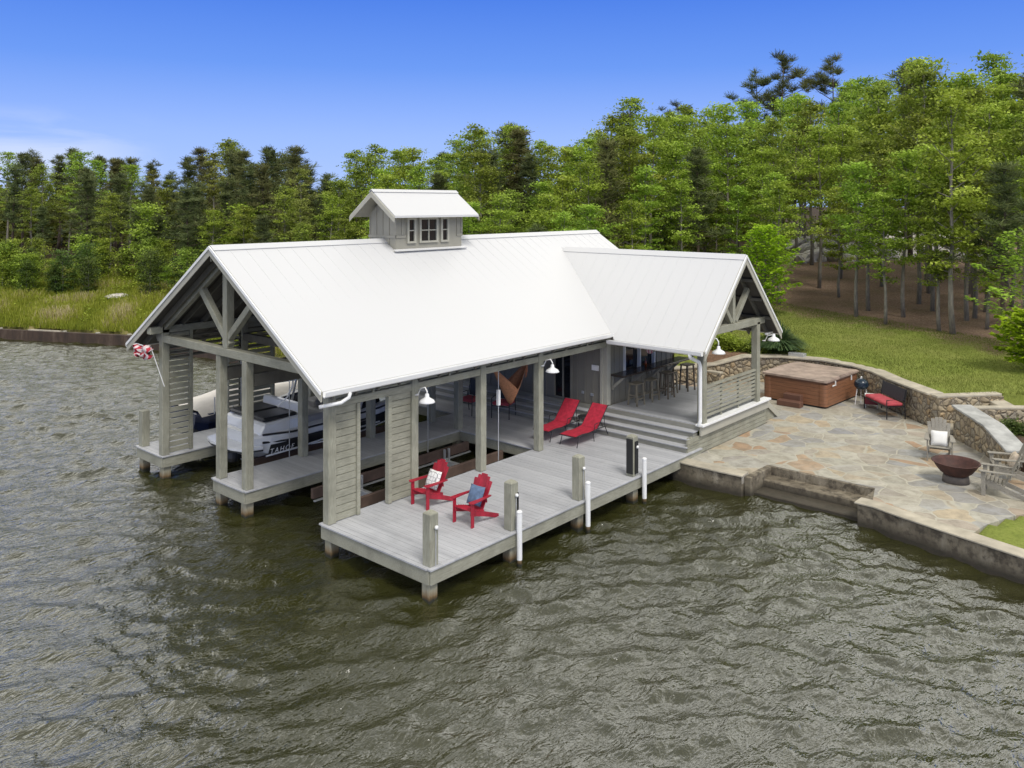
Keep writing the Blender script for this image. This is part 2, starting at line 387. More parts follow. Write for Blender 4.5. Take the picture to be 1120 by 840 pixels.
def hgt(x, y):
    x = np.asarray(x, float); y = np.asarray(y, float); d = sdist(x, y)
    # north bank
    hn = .62 + 1.5*np.clip((d-.6)/9, 0, 1)**.8 + .03*np.clip(d-9, 0, 60)
    # lawn side
    hl = 1.42 + .05*np.clip(x-19.5, 0, 30) + .025*np.clip(x-45, 0, 60)
    w = np.clip((y-10)/8, 0, 1); w = w*w*(3-2*w)
    h = hl*(1-w)+hn*w
    lowz = np.clip((y+6.6)/-1.5, 0, 1)*np.clip((16.5-x)/3.5, 0, 1)      # low ground to the south of the patio
    h = h*(1-lowz) + (.53+.04*np.clip(d,0,20))*lowz
    h = np.where((x < 16.2) & (y > -6.6) & (y < 12), np.minimum(h, .3), h)
    pin = inpoly(x, y, PATIO)
    for dx, dy in ((.32,0),(-.32,0),(0,.32),(0,-.32),(.23,.23),(-.23,.23),(.23,-.23),(-.23,-.23)): pin |= inpoly(x+dx, y+dy, PATIO) & (y > -6.3)
    h = np.where(pin, .3, h)
    h = np.where(inpoly(x, y, STEPZ), np.minimum(h, .75), h)
    h = np.where((y < -6.4) & (x < 12.5) & ~pin, np.minimum(h, .495), h)
    h = np.where((x > 12.3) & (x < 15.4) & (y > -7.9) & (y < -5.4), np.minimum(h, .4), h)
    h = np.where((x < 10.8) & (y < -1.2) & (y > -5.2), -.8, h)
    h = np.where(h > .7, h + .05*np.sin(.7*x+.4*y)*np.sin(.31*x-.8*y+1)+.03*np.sin(1.7*x+2)*np.sin(1.3*y), h)
    h = np.where(d < .25, -1.6, h)
    return h
def hz(x, y): return float(hgt(np.array([x]), np.array([y]))[0])
def axis(a, b, fine0, fine1, fs, cs):
    l = list(np.arange(fine0, fine1, fs)); s = cs; p = fine0
    while p > a: p -= s; l.insert(0, p); s *= 1.12
    p = fine1; s = cs
    while p < b: l.append(p); p += s; s *= 1.06
    l.append(b); return np.array(l)
xs = axis(-150, 900, 7.5, 26, .2, .6); ys = axis(-400, 900, -12, 14, .2, .6)
X, Y = np.meshgrid(xs, ys, indexing='ij'); Z = hgt(X, Y)
nx, ny = len(xs), len(ys); V = np.stack([X, Y, Z], -1).reshape(-1, 3)
I = np.arange(nx*ny).reshape(nx, ny)
F = np.stack([I[:-1,:-1], I[1:,:-1], I[1:,1:], I[:-1,1:]], -1).reshape(-1, 4)
def ground_mat():
    m, t, b = nt('ground_cover')
    ge = t.nodes.new('ShaderNodeNewGeometry'); s = t.nodes.new('ShaderNodeSeparateXYZ'); t.links.new(ge.outputs['Position'], s.inputs[0])
    v = ge.outputs['Position']
    n1 = noise(t, v, .35, 5, .6); n2 = noise(t, v, 2.2, 6, .7); n3 = noise(t, v, 12, 4, .7)
    grass = ramp(t, n2, [(.25, (.125,.16,.03)), (.5, (.19,.235,.045)), (.75, (.26,.29,.07))])
    grass = mix(t, ramp(t, n1, [(.4, 0), (.68, .6)]), grass, (.25,.25,.08))
    grass = mix(t, ramp(t, n3, [(.3, .5), (.55, 0)]), grass, (.08,.105,.02))
    lit = ramp(t, n3, [(.3, (.14,.093,.062)), (.55, (.27,.185,.13)), (.8, (.42,.32,.24))])
    lit = mix(t, ramp(t, n2, [(.55, 0), (.72, .7)]), lit, (.30,.23,.17))
    lit = mix(t, ramp(t, n1, [(.5, 0), (.75, .4)]), lit, (.09,.10,.025))
    # woodland floor starts about 27-29 m inland
    e = math_(t, 'ADD', s.outputs[0], math_(t, 'MULTIPLY', math_(t,'SUBTRACT',n1,.5), 9))
    e = math_(t, 'ADD', e, math_(t, 'MULTIPLY', s.outputs[1], -.42))
    e = math_(t, 'ADD', e, math_(t, 'MULTIPLY', math_(t,'SUBTRACT',n2,.5), 3))
    f = math_(t, 'DIVIDE', math_(t, 'SUBTRACT', e, 26.6), 1.6, clamp=True)
    far = math_(t, 'DIVIDE', math_(t, 'SUBTRACT', s.outputs[1], 13), 4, clamp=True)
    bank = ramp(t, n2, [(.25, (.07,.085,.02)), (.5, (.17,.16,.05)), (.75, (.27,.2,.11))])
    ai = t.nodes.new('ShaderNodeAttribute'); ai.attribute_name = 'inland'
    fl = math_(t,'DIVIDE',math_(t,'SUBTRACT',math_(t,'ADD',ai.outputs['Fac'],math_(t,'MULTIPLY',n2,3)),10.5),2,clamp=True)
    bank = mix(t, fl, bank, (.05,.035,.02))
    c = mix(t, f, grass, lit); c = mix(t, far, c, bank)
    t.links.new(c, b.inputs['Base Color']); b.inputs['Roughness'].default_value = .95; b.inputs['Specular IOR Level'].default_value = .1
    bump(t, b, math_(t,'ADD',n3,n2), .6, .06); return m
me = bpy.data.meshes.new('ground'); me.from_pydata(V.tolist(), [], F.tolist()); me.materials.append(ground_mat())
me.polygons.foreach_set('use_smooth', [True]*len(F)); me.update()
at = me.attributes.new('inland','FLOAT','POINT'); at.data.foreach_set('value', sdist(V[:,0],V[:,1]).astype(np.float32))
ground = mesh_obj('ground', me); tag(ground, kind='structure')

# ------------------------------------------------------------------ water: waves as real relief near the dock, flat sheet outside it
def wave_h(X, Y):
    Z = np.zeros_like(X); DX = np.zeros_like(X); DY = np.zeros_like(X); r = np.random.default_rng(3)
    G = .70+.2*np.sin(.16*X+.23*Y+1)*np.sin(.27*X-.12*Y)      # gusts
    for i in range(110):
        lam = .25*(1.25/.25)**r.random(); k = 2*PI/lam
        th = R(-128)+r.normal()*.55; ph = r.random()*2*PI
        a = .0062*lam**.95
        p = k*(X*math.cos(th)+Y*math.sin(th))+ph + .8*np.sin(.21*X+.33*Y+i)+.6*np.sin(-.37*X+.19*Y+i*1.7)
        sn = np.sin(p); cs = np.cos(p); Z += a*sn; DX += a*cs*math.cos(th); DY += a*cs*math.sin(th)
    return Z*G, DX*G*.9, DY*G*.9
def water_mat():
    m, t, b = nt('lake_water')
    ge = t.nodes.new('ShaderNodeNewGeometry'); P = ge.outputs['Position']
    mp = t.nodes.new('ShaderNodeMapping'); mp.inputs['Rotation'].default_value = (0,0,R(38)); mp.inputs['Scale'].default_value = (1.0,2.0,1)
    t.links.new(P, mp.inputs[0]); v = mp.outputs[0]
    def ridge(n): return math_(t,'SUBTRACT',1.0,math_(t,'ABSOLUTE',math_(t,'MULTIPLY_ADD',n,2.0,-1.0)))
    a = ridge(noise(t, v, 2.6, 4, .55, .2)); bb = noise(t, v, 9, 3, .5, .1); c_ = noise(t, P, .12, 3, .5, .2)
    gust = ramp(t, c_, [(.35, .45), (.6, 1)])
    h = math_(t, 'ADD', math_(t, 'MULTIPLY', a, .20), math_(t, 'MULTIPLY', math_(t,'MULTIPLY',bb,gust), .035))
    col = mix(t, noise(t, P, .25, 3), (.020,.021,.005), (.036,.036,.009))
    t.links.new(col, b.inputs['Base Color'])
    b.inputs['Roughness'].default_value = .06; b.inputs['IOR'].default_value = 1.75; b.inputs['Specular IOR Level'].default_value = .9
    bump(t, b, h, 1.0, .19); return m
WM = water_mat()
x0, x1, y0, y1, st = -9., 11., -12., 44., .065
gx = np.arange(x0, x1+1e-6, st); gy = np.arange(y0, y1+1e-6, st); x1 = gx[-1]; y1 = gy[-1]
GX, GY = np.meshgrid(gx, gy, indexing='ij'); GZ, WDX, WDY = wave_h(GX, GY)
edge = np.minimum(np.minimum(GX-x0, x1-GX), np.minimum(GY-y0, y1-GY)); ef = np.clip(edge/3, 0, 1); GZ *= ef; GX = GX+WDX*ef; GY = GY+WDY*ef
nx, ny = len(gx), len(gy); I = np.arange(nx*ny).reshape(nx, ny)
V = np.stack([GX, GY, GZ], -1).reshape(-1, 3); F = np.stack([I[:-1,:-1], I[1:,:-1], I[1:,1:], I[:-1,1:]], -1).reshape(-1, 4)
B = [(-900,-900),(900,-900),(900,900),(-900,900)]; inn = [(x0,y0),(x1,y0),(x1,y1),(x0,y1)]; nb = len(V)
V = np.concatenate([V, [(x,y,0) for x,y in B], [(x,y,0) for x,y in inn]])
ex = [[nb+i, nb+(i+1)%4, nb+4+(i+1)%4, nb+4+i] for i in range(4)]
me = bpy.data.meshes.new('water'); me.from_pydata(V.tolist(), [], F.tolist()+ex); me.materials.append(WM)
me.polygons.foreach_set('use_smooth', [True]*len(me.polygons)); me.update()
tag(mesh_obj('water', me), kind='structure')

# ------------------------------------------------------------------ patio, seawall
pm = MB(); pm.prism(PATIO, .32, .5); tag(pm.build('patio', M['flag']), kind='structure')
sw = thing('seawall', 'low stained concrete seawall holding up the flagstone patio, with steps down to the water', 'seawall', (8.9,-3,0))
def wallrun(pts, w, z0, z1, jit=0):
    """solid following a polyline; w to the left (land side)"""
    m = MB(); n = len(pts); L = []
    for i, p in enumerate(pts):
        a = Vector(pts[max(i-1,0)]); b = Vector(pts[min(i+1,n-1)]); d = (b-a).normalized(); nrm = Vector((-d.y, d.x))
        L.append((p[0]+nrm.x*w, p[1]+nrm.y*w))
    zz = z1 if isinstance(z1, (list, tuple)) else [z1]*n
    rings = [[(pts[i][0],pts[i][1],z0),(L[i][0],L[i][1],z0),(L[i][0],L[i][1],zz[i]),(pts[i][0],pts[i][1],zz[i])] for i in range(n)]
    m.loft(rings); return m
wallrun([(9.6,1.5),(8.86,.2),(8.84,-1.0),(9.0,-1.8),(8.95,-1.85)][:3]+[(8.9,-1.72)], .4, -1.2, .496).build('wall_face', M['seawall'], sw, .02)
wallrun([(8.88,-4.5),(8.87,-4.85),(8.66,-5.45),(8.0,-7.9),(5.6,-14),(-2,-34)], .4, -1.2, .506).build('wall_face', M['seawall'], sw, .02)
b = MB(); b.box(10.2,10.55,-4.5,-1.72,-1,.488); b.box(9.0,10.28,-4.78,-4.46,-1,.492); b.box(9.0,10.28,-1.9,-1.72,-1,.49)
b.build('stair_surround', M['seawall'], sw, .015)
for i, (xx, zz) in enumerate(((9.72,.27),(9.2,.09))):
    MB().box(xx,10.3,-4.47,-1.8,-1,zz).build('stair_tread', M['seawall'], sw, .02)
c = MB(); pts = [(8.83,.2),(8.80,-1.0),(8.85,-1.74)]
wallrun(pts, .42, .498, .545).build('coping', M['cap'], sw, .01)
wallrun([(8.83,-4.45),(8.82,-4.85),(8.61,-5.45),(7.95,-7.9),(5.55,-14),(-2.05,-34)], .42, .508, .55).build('coping', M['cap'], sw, .01)

# retaining walls
def stone_wall(name, label, pts, w, z0, ztop, capm=M['cap'], loc=None):
    t = thing(name, label, 'stone wall', loc or (pts[0][0], pts[0][1], .5))
    m = wallrun(pts, w, z0, ztop); m.build('stonework', M['rubble'], t)
    zt = ztop if isinstance(ztop, (list, tuple)) else [ztop]*len(pts)
    n = len(pts); O = []
    for i, p in enumerate(pts):
        a = Vector(pts[max(i-1,0)]); b2 = Vector(pts[min(i+1,n-1)]); d = (b2-a).normalized(); nrm = Vector((-d.y, d.x))
        O.append((Vector(p)-nrm*.06, Vector(p)+nrm*(w+.06)))
    c = MB(); rings = [[(O[i][0].x,O[i][0].y,zt[i]+.002),(O[i][1].x,O[i][1].y,zt[i]+.002),(O[i][1].x,O[i][1].y,zt[i]+.07),(O[i][0].x,O[i][0].y,zt[i]+.07)] for i in range(n)]
    c.loft(rings); c.build('coping', capm, t, .012); return t
W1 = [(16.6,5.2),(17.7,4.5),(18.5,4.0),(19.25,3.2),(20.0,2.1),(20.35,.7),(20.0,-.55),(19.45,-1.4),(18.5,-2.25),(17.06,-3.85)]
stone_wall('stone_retaining_wall', 'curved rubble retaining wall with sandstone coping behind the hot tub, holding up the lawn', W1, .42, .1, [1.05,1.08,1.12,1.4,1.43,1.43,1.43,1.43,1.43,1.43])
stone_wall('stone_retaining_wall', 'short straight end of rubble wall at the lawn corner above the garden steps', [(17.1,-3.86),(18.75,-5.25)], -.42, .1, 1.415)
stone_wall('stone_retaining_wall', 'sloping rubble wall with grey slab coping behind the fire pit', [(16.1,-4.75),(14.9,-5.8),(13.6,-6.6)], .45, .1, [1.4,1.25,1.0], M['capg'])
stone_wall('stone_retaining_wall', 'low planter wall with sandstone coping above the planting bed by the garden steps', [(16.35,-4.9),(18.2,-6.9)], -.35, .1, 1.36)
stone_wall('stone_retaining_wall', 'low rubble planter wall behind the bar porch of the boathouse', [(17.9,2.6),(18.0,3.6),(18.05,5.4),(18.1,6.6)][1:], -.38, .1, .9)
gs = thing('stone_steps', 'rough stone garden steps rising between the two rubble walls to the lawn', 'steps', (16.9,-4.5,.5))
for i in range(4):
    a = Vector((16.75+i*.42, -4.25-i*.36)); MB().bar((a.x-.3,a.y-.5,.6+i*.21),(a.x+.55,a.y+.05,.6+i*.21),.5,.14).build('tread', M['cap'], gs, .02)
gs2 = thing('stone_steps', 'stone garden steps beside the low end of the sloping wall behind the chairs', 'steps', (13.4,-7.2,.5))
for i in range(3):
    MB().box(13.5+i*.5,14.2+i*.5,-8.1,-7.15,.45+i*.2,.64+i*.2).build('tread', M['cap'], gs2, .02)

# ------------------------------------------------------------------ dock
DZ = .65
dock = thing('dock', 'grey composite deck on square wooden pilings around and beneath the boathouse slips', 'dock', (0,0,0))
def boards(x0,x1,y0,y1,z,name='deck_boards'):
    m = MB(); n = round((x1-x0)/.145); s = (x1-x0)/n
    for i in range(n): m.box(x0+i*s+.003, x0+(i+1)*s-.003, y0, y1, z-.03, z-random.random()*.0015)
    return m.build(name, M['deck'], dock)
boards(.06,9.9,.06,3.21,DZ); boards(.06,8.2,6.22,7.56,DZ); boards(.06,10.1,10.23,11.6,DZ)
boards(7.0,9.9,3.225,6.205,DZ); boards(8.25,10.1,6.22,10.215,DZ)
# trim nosing + fascia
def fascia(segs):
    m = MB(); tmat = MB()
    for (xa,ya,xb,yb) in segs:
        if ya == yb: m.box(min(xa,xb),max(xa,xb),ya-.02,ya+.02,DZ-.3,DZ-.035); tmat.box(min(xa,xb)-.03,max(xa,xb)+.03,ya-.05,ya+.05,DZ-.032,DZ+.004)
        else: m.box(xa-.02,xa+.02,min(ya,yb)+.021,max(ya,yb)-.021,DZ-.3,DZ-.035); tmat.box(xa-.05,xa+.05,min(ya,yb)+.051,max(ya,yb)-.051,DZ-.032,DZ+.003)
    m.build('fascia', M['beamX'], dock, .005); tmat.build('edge_trim', M['deck'], dock, .004)
fascia([(0,0,9.95,0),(0,0,0,3.27),(0,3.27,6.95,3.27),(6.95,3.27,6.95,6.17),(0,6.17,6.95,6.17),(0,6.17,0,7.61),(0,7.61,8.2,7.61),(8.2,7.61,8.2,10.18),(0,10.18,8.2,10.18),(0,10.18,0,11.65),(0,11.65,10.1,11.65)])
def piling(x, y, z1=DZ-.3, w=.21):
    return MB().box(x-w/2,x+w/2,y-w/2,y+w/2,-1.5,z1).build('piling', M['pile'], dock, .012)
for x in (.14,2.35,4.62,6.85,9.0):
    for y in (.16,3.1): piling(x,y)
for x in (.14,2.4,4.7,7.0):
    for y in (6.33,7.46,10.33,11.5): piling(x,y)
for i, x in enumerate((.14,2.37,4.65,6.82)):
    w = .105
    p = MB(); p.box(x-w,x+w,.1-w+.04,.1+w+.04,DZ,1.6); p.add([(x-w,.035,1.6),(x+w,.035,1.6),(x+w,.245,1.6),(x-w,.245,1.6),(x-w*.6,.08,1.64),(x+w*.6,.08,1.64),(x+w*.6,.2,1.64),(x-w*.6,.2,1.64)],[(4,5,6,7),(0,1,5,4),(1,2,6,5),(2,3,7,6),(3,0,4,7)])
    po = p.build('mooring_post', M['post'], dock, .01)
    l = MB(); l.lathe([(0,-.035),(.03,-.03),(.038,0),(.03,.03),(0,.035)], (x+.02,.0,1.36), 12); l.build('dock_light', M['white'], po, smooth=True)
    c = MB(); c.tube([(x+.02,.02,1.3),(x+.02,.022,.66)], .012, 6); c.build('conduit', M['galv'], po)
    if i in (1,3):
        g = MB()
        if i == 3: g.box(x-w-.03,x-w-.001,.04,.22,.72,1.56)
        g.box(x-.05,x+.07,.0,.034,.72,1.5) if i == 3 else g.box(x+.06,x+.1,.012,.034,.7,1.4)
        g.build('rubber_bumper', M['rubber'], po, .006)
pl = MB().box(.02,.23,11.4,11.61,DZ,1.62).build('mooring_post', M['post'], dock, .01)
for x in (2.30,4.62,6.93):
    p = MB(); p.tube([(x+.02,-.13,.12),(x+.02,-.13,1.06)], .055, 14); p.lathe([(.058,0),(.06,.02),(.04,.045),(0,.05)], (x+.02,-.13,1.06), 14)
    po = p.build('guide_pole', M['white'], dock, smooth=False)
    MB().tube([(x+.02,-.13,-.9),(x+.02,-.13,.13)], .05, 12).build('rusty_foot', M['pile'], po)
# stairs inside the covered area, risers facing the slips
for i, (xf, zt) in enumerate(((9.27,.805),(9.49,.96),(9.71,1.115))):
    yr = .0+.02*i
    st_ = MB(); st_.box(xf,9.95,yr+.05,11.6,DZ+.155*i+.004,zt-.03); so = st_.build('stair_riser', M['riser'], dock)
    t_ = MB(); t_.box(xf-.03,9.95,yr+.02,11.62,zt-.028,zt+.004); t_.build('stair_tread', M['deck'], dock, .004)

# ------------------------------------------------------------------ boathouse
UZ = 1.27
bh = thing('boathouse', 'taupe timber boathouse with bright white metal roof, cupola and open boat slips', 'boathouse', (7.5,5.5,.65))
# roofs
def roof_slab(name, pts, nseam=0, along=None):
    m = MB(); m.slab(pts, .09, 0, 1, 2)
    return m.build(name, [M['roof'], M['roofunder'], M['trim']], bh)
XE0, XE1 = -.33, 15.1; YR, ZR = 7.13, 6.25; YN, YF, ZE = 2.78, 11.48, 3.5
mainn = roof_slab('roof', [(XE0,YR,ZR),(XE0,YN,ZE),(XE1,YN,ZE),(XE1,YR,ZR)])
roof_slab('roof', [(XE0,YR+.001,ZR),(XE1,YR+.001,ZR),(XE1,YF,ZE),(XE0,YF,ZE)])
WX, WZ, WL, WR, WE = 12.03, 5.77, 9.6, 14.46, 3.33; WY = -.3
wingl = roof_slab('roof', [(WX,WY,WZ),(WX,6.37,WZ),(9.75,2.95,WE+.15),(9.6,2.95,WE),(9.6,WY,WE)][0:2]+[(9.77,2.78,3.503),(9.6,2.55,WE),(9.6,WY,WE)])
roof_slab('roof', [(WX+.001,WY,WZ),(WR,WY,WE),(WR,2.6,WE),(14.3,2.78,3.5),(WX+.001,6.37,WZ)])
# low standing seams and ridge caps
m = MB(); x = XE0+.4
while x < XE1-.05:
    zt = ZR-.02; y0_ = YN
    if x > 9.77 and x < 14.3: # stops at the valley
        f = (x-9.77)/(12.03-9.77) if x < 12.03 else (14.3-x)/(14.3-12.03)
        y0_ = 2.78+f*(6.37-2.78)
    za = ZE+(y0_-YN)*(ZR-ZE)/(YR-YN)
    m.bar((x,y0_+.02,za+.0005),(x,YR-.06,ZR-.037),.008,.01)
    x += .42
m.build('roof_seams', M['roof'], mainn)
m = MB(); y = WY+.38
while y < 6.2:
    fz = max(WE, ZE+(y-YN)*(ZR-ZE)/(YR-YN)) if y > 2.6 else WE
    if fz > WZ-.1: break
    xa = WX-(WZ-fz); m.bar((xa+.02,y,fz+.0155),(WX-.06,y,WZ-.0605),.008,.01); y += .42
m.build('roof_seams', M['roof'], wingl)
def ridgecap(p0, p1, dy, dz, name='ridge_cap'):
    p0 = Vector(p0); p1 = Vector(p1); d = (p1-p0).normalized(); s = Vector((-d.y,d.x,0))
    m = MB()
    for sg in (1,-1):
        m.slab([tuple(p0+Vector((0,0,.035))), tuple(p1+Vector((0,0,.035))), tuple(p1+s*sg*dy+Vector((0,0,-dz+.03))), tuple(p0+s*sg*dy+Vector((0,0,-dz+.03)))], .012)
    return m
ridgecap((XE0-.02,YR,ZR),(XE1+.02,YR,ZR),.17,.107).build('ridge_cap', M['roof'], bh)
ridgecap((WX,WY-.02,WZ),(WX,6.2,WZ),.14,.14).build('ridge_cap', M['roof'], bh)
# rake boards, gutters
def rake(pa, pb, pc, off, d=.2):
    m = MB()
    for a, b2 in ((pa,pb),(pb,pc)):
        a = Vector(a); b2 = Vector(b2)
        q = [a+Vector(off), b2+Vector(off), b2+Vector(off)-Vector((0,0,d)), a+Vector(off)-Vector((0,0,d))]
        o2 = Vector(off).normalized()*-.035
        m.add([tuple(v) for v in q]+[tuple(v+o2) for v in q], [(0,1,2,3),(7,6,5,4),(0,4,5,1),(1,5,6,2),(2,6,7,3),(3,7,4,0)])
    return m
rake((XE0,YF,ZE-.0),(XE0,YR,ZR),(XE0,YN,ZE),(-.036,0,-.012),.2).build('rake_board', M['trim'], bh)
rake((XE0,YF,ZE+.016),(XE0,YR,ZR+.016),(XE0,YN,ZE+.016),(-.062,0,0),.075).build('drip_edge', M['white'], bh)
rake((XE1,YF,ZE),(XE1,YR,ZR),(XE1,YN,ZE),(.036,0,-.012),.2).build('rake_board', M['trim'], bh)
rake((WL,WY,WE),(WX,WY,WZ),(WR,WY,WE),(0,-.036,-.012),.24).build('rake_board', M['trim'], bh)
rake((WL,WY,WE+.016),(WX,WY,WZ+.016),(WR,WY,WE+.016),(0,-.062,0),.08).build('drip_edge', M['white'], bh)
def gutter(p0, p1, out):
    p0 = Vector(p0); p1 = Vector(p1); o = Vector(out); m = MB(); rings = []
    prof = [(0,0),(0,-.1),(.05,-.12),(.1,-.09),(.12,0),(.105,0),(.09,-.075),(.05,-.1),(.015,-.09),(.012,0)]
    for p in (p0,p1): rings.append([tuple(p+o*a+Vector((0,0,b2))) for a,b2 in prof])
    m.loft(rings); return m
g1 = gutter((XE0,YN-.01,ZE-.005),(9.85,YN-.01,ZE-.005),(0,-1,0)).build('gutter', M['white'], bh)
g2 = gutter((WL-.01,2.75,WE-.005),(WL-.01,WY+.02,WE-.005),(-1,0,0)).build('gutter', M['white'], bh)
gutter((XE1,YF+.01,ZE-.005),(XE0,YF+.01,ZE-.005),(0,1,0)).build('gutter', M['white'], bh)
gutter((WR+.01,WY+.02,WE-.005),(WR+.01,2.6,WE-.005),(1,0,0)).build('gutter', M['white'], bh)
MB().tube([(.28,2.68,3.4),(.26,2.69,3.3),(.1,2.74,3.21),(-.22,2.9,3.17),(-.3,2.93,3.16)], .04, 10).build('downspout', M['white'], g1, smooth=True)
MB().tube([(9.54,.1,3.24),(9.56,.09,3.14),(9.92,.02,2.97),(9.95,.0,2.85),(9.95,.0,1.5),(9.95,.0,1.38),(9.86,.0,1.24)], .05, 10).build('downspout', M['white'], g2, smooth=True)
# rafters under the roof
m = MB(); x = XE0+.3
while x < 9.4:
    for (ya, za, yb, zb) in ((YN+.05,ZE,YR,ZR),(YF-.05,ZE,YR,ZR)):
        m.bar((x,ya,za-.17),(x,yb,zb-.2),.045,.15)
    x += .6
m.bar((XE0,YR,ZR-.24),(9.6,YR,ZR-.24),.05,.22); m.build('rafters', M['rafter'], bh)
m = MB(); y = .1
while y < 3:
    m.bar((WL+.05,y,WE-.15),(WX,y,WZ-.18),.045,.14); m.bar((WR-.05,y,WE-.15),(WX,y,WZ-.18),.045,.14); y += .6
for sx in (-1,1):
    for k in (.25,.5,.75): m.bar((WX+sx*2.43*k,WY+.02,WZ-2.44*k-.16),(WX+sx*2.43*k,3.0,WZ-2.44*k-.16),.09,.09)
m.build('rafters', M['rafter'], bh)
# posts
def roofz(y): return (ZE+(y-YN)*(ZR-ZE)/(YR-YN) if y < YR else ZE+(YF-y)*(ZR-ZE)/(YR-YN))
def post(x, y, z0, z1, w=.2): return MB().box(x-w/2,x+w/2,y-w/2,y+w/2,z0,z1).build('post', M['post'], bh, .012)
for x in (.12,2.4,4.66,6.9): post(x,3.15,DZ+.002,3.62)
for x in (.14,2.45,4.7,7.03): post(x,7.47,DZ+.002,3.62 if x < 1 else 3.3)
post(.12,6.28,DZ+.002,3.62); post(7.0,6.28,DZ+.002,3.3)
for x in (.1,2.4,4.7,7.0): post(x,10.3,DZ+.002,4.1)
post(10.1,.03,UZ+.002,3.58); post(13.42,.03,UZ+.002,3.7)
# beams
m = MB(); m.box(.02,.22,3.45,10.55,3.62,3.82); m.build('tie_beam', M['beamY'], bh, .012)
m = MB(); m.box(XE0+.01,9.9,10.2,10.4,3.862,4.05); m.build('eave_beam', M['beamX'], bh, .01)
for nm, a, b2, w in (('king_post',(.12,7.13,3.821),(.12,7.13,5.98),.2),('strut',(.12,7.0,3.90),(.12,8.45,5.24),.16),('strut',(.12,7.26,3.90),(.12,5.75,5.2),.16)):
    MB().bar(a,b2,w,w,0,(1,0,0)).build(nm, M['post'], bh, .01)
for yy0,yy1 in ((10.7,YR),(3.3,YR)):
    MB().bar((.12,yy0,roofz(yy0)-.24),(.12,yy1,ZR-.26),.14,.2).build('truss_rafter', M['beamY'], bh, .008)
for Xt in (2.4,4.7,7.0):
    MB().box(Xt-.07,Xt+.07,3.26,10.19,3.40,3.60).build('tie_beam', M['rafter'], bh)
m = MB(); m.box(.25,9.9,7.39,7.55,3.0,3.3); m.build('lift_beam', M['rafter'], bh, .01)
m = MB(); m.box(.25,9.9,6.20,6.36,3.0,3.3); m.build('lift_beam', M['rafter'], bh, .01)
MB().box(2.34,2.5,7.25,7.75,2.9,3.12).build('beam_block', M['beamY'], bh, .02)
# louvred band below the near eave
m = MB(); m.box(.22,9.95,3.07,3.2,3.03,3.19); m.build('louvre_beam', M['beamX'], bh, .006)
m = MB()
for z in (3.225,3.30,3.375,3.45): m.box(.23,9.94,3.09,3.13,z,z+.04)
for x in (1.2,3.5,5.8,8.0,9.0): m.box(x-.03,x+.03,3.055,3.088,3.195,3.5)
m.build('louvre_band', M['beamX'], bh)
m = MB()
for i in range(5): z = 3.2+i*.13; m.bar((.25,10.3,z),(9.9,10.3,z),.1,.03,0,(0,-.4,.9))
m.build('louvre_band', M['rafter'], bh)
# louvre panels
def panel(x0_, x1_, y, gap, z0=DZ+.01, z1=3.03, mt='beamX', lab=None):
    f = MB(); n = int((z1-z0)/.152); s = (z1-z0)/n
    for i in range(n): f.box(x0_,x1_,y-.02,y+.02,z0+i*s+gap/2,z0+(i+1)*s-gap/2)
    f.box(x1_,x1_+.09,y-.06,y+.06,z0,z1); f.box(x0_-.01,x0_+.03,y+.021,y+.05,z0,z1)
    o = f.build('louvre_panel', M[mt], bh, .004)
    return o
panel(.22,.76,3.12,.014); 
p2 = MB(); n = 16; s = (3.03-.66)/n
for i in range(n): p2.box(1.72,2.3,3.1,3.14,.66+i*s+.007,.66+(i+1)*s-.007)
p2.box(1.62,1.72,3.06,3.18,.66,3.03); p2.build('louvre_panel', M['beamX'], bh, .004)
panel(.21,.78,10.3,.035,z1=3.86); panel(1.95,2.3,10.3,.05,z1=3.86); panel(2.52,3.3,10.3,.04,z1=3.86)
# house walls with board and batten
def bb_wall(mw, axis_, c, a0, a1, z0, z1, out, step=.3, holes=()):
    """axis 'x': wall in plane X=c, runs over Y"""
    def bx(u0,u1,v0,v1,zz0,zz1):
        if axis_ == 'x': mw.box(min(v0,v1),max(v0,v1),u0,u1,zz0,zz1)
        else: mw.box(u0,u1,min(v0,v1),max(v0,v1),zz0,zz1)
    segs = [(a0,a1,z0,z1)]
    for (h0,h1,hz0,hz1) in holes:
        ns = []
        for (s0,s1,t0,t1) in segs:
            if h1 <= s0 or h0 >= s1: ns.append((s0,s1,t0,t1)); continue
            if h0 > s0: ns.append((s0,h0,t0,t1))
            if h1 < s1: ns.append((h1,s1,t0,t1))
            if hz0 > t0: ns.append((max(h0,s0),min(h1,s1),t0,hz0))
            if hz1 < t1: ns.append((max(h0,s0),min(h1,s1),hz1,t1))
        segs = ns
    for (s0,s1,t0,t1) in segs: bx(s0,s1,c,c-out*.12,t0,t1)
    u = a0+step/2
    while u < a1-.02:
        zs = [(z0,z1)]
        for (h0,h1,hz0,hz1) in holes:
            if h0-.06 < u < h1+.06: zs = [q for q in ((z0,hz0-.06),(hz1+.06,z1)) if q[1]-q[0] > .05]
        for q in zs: bx(u-.022,u+.022,c+out*.018,c+out*.001,q[0]+.002,q[1]-.002)
        u += step
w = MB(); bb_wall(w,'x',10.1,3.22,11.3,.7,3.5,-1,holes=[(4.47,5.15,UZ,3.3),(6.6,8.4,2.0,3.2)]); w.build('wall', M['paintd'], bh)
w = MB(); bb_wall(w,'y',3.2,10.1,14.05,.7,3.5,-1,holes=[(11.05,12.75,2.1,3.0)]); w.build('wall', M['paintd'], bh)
w = MB(); bb_wall(w,'x',14.05,3.2,11.3,.5,3.5,1); bb_wall(w,'y',11.3,9.95,14.05,.5,3.5,1); w.build('wall', M['paint'], bh)
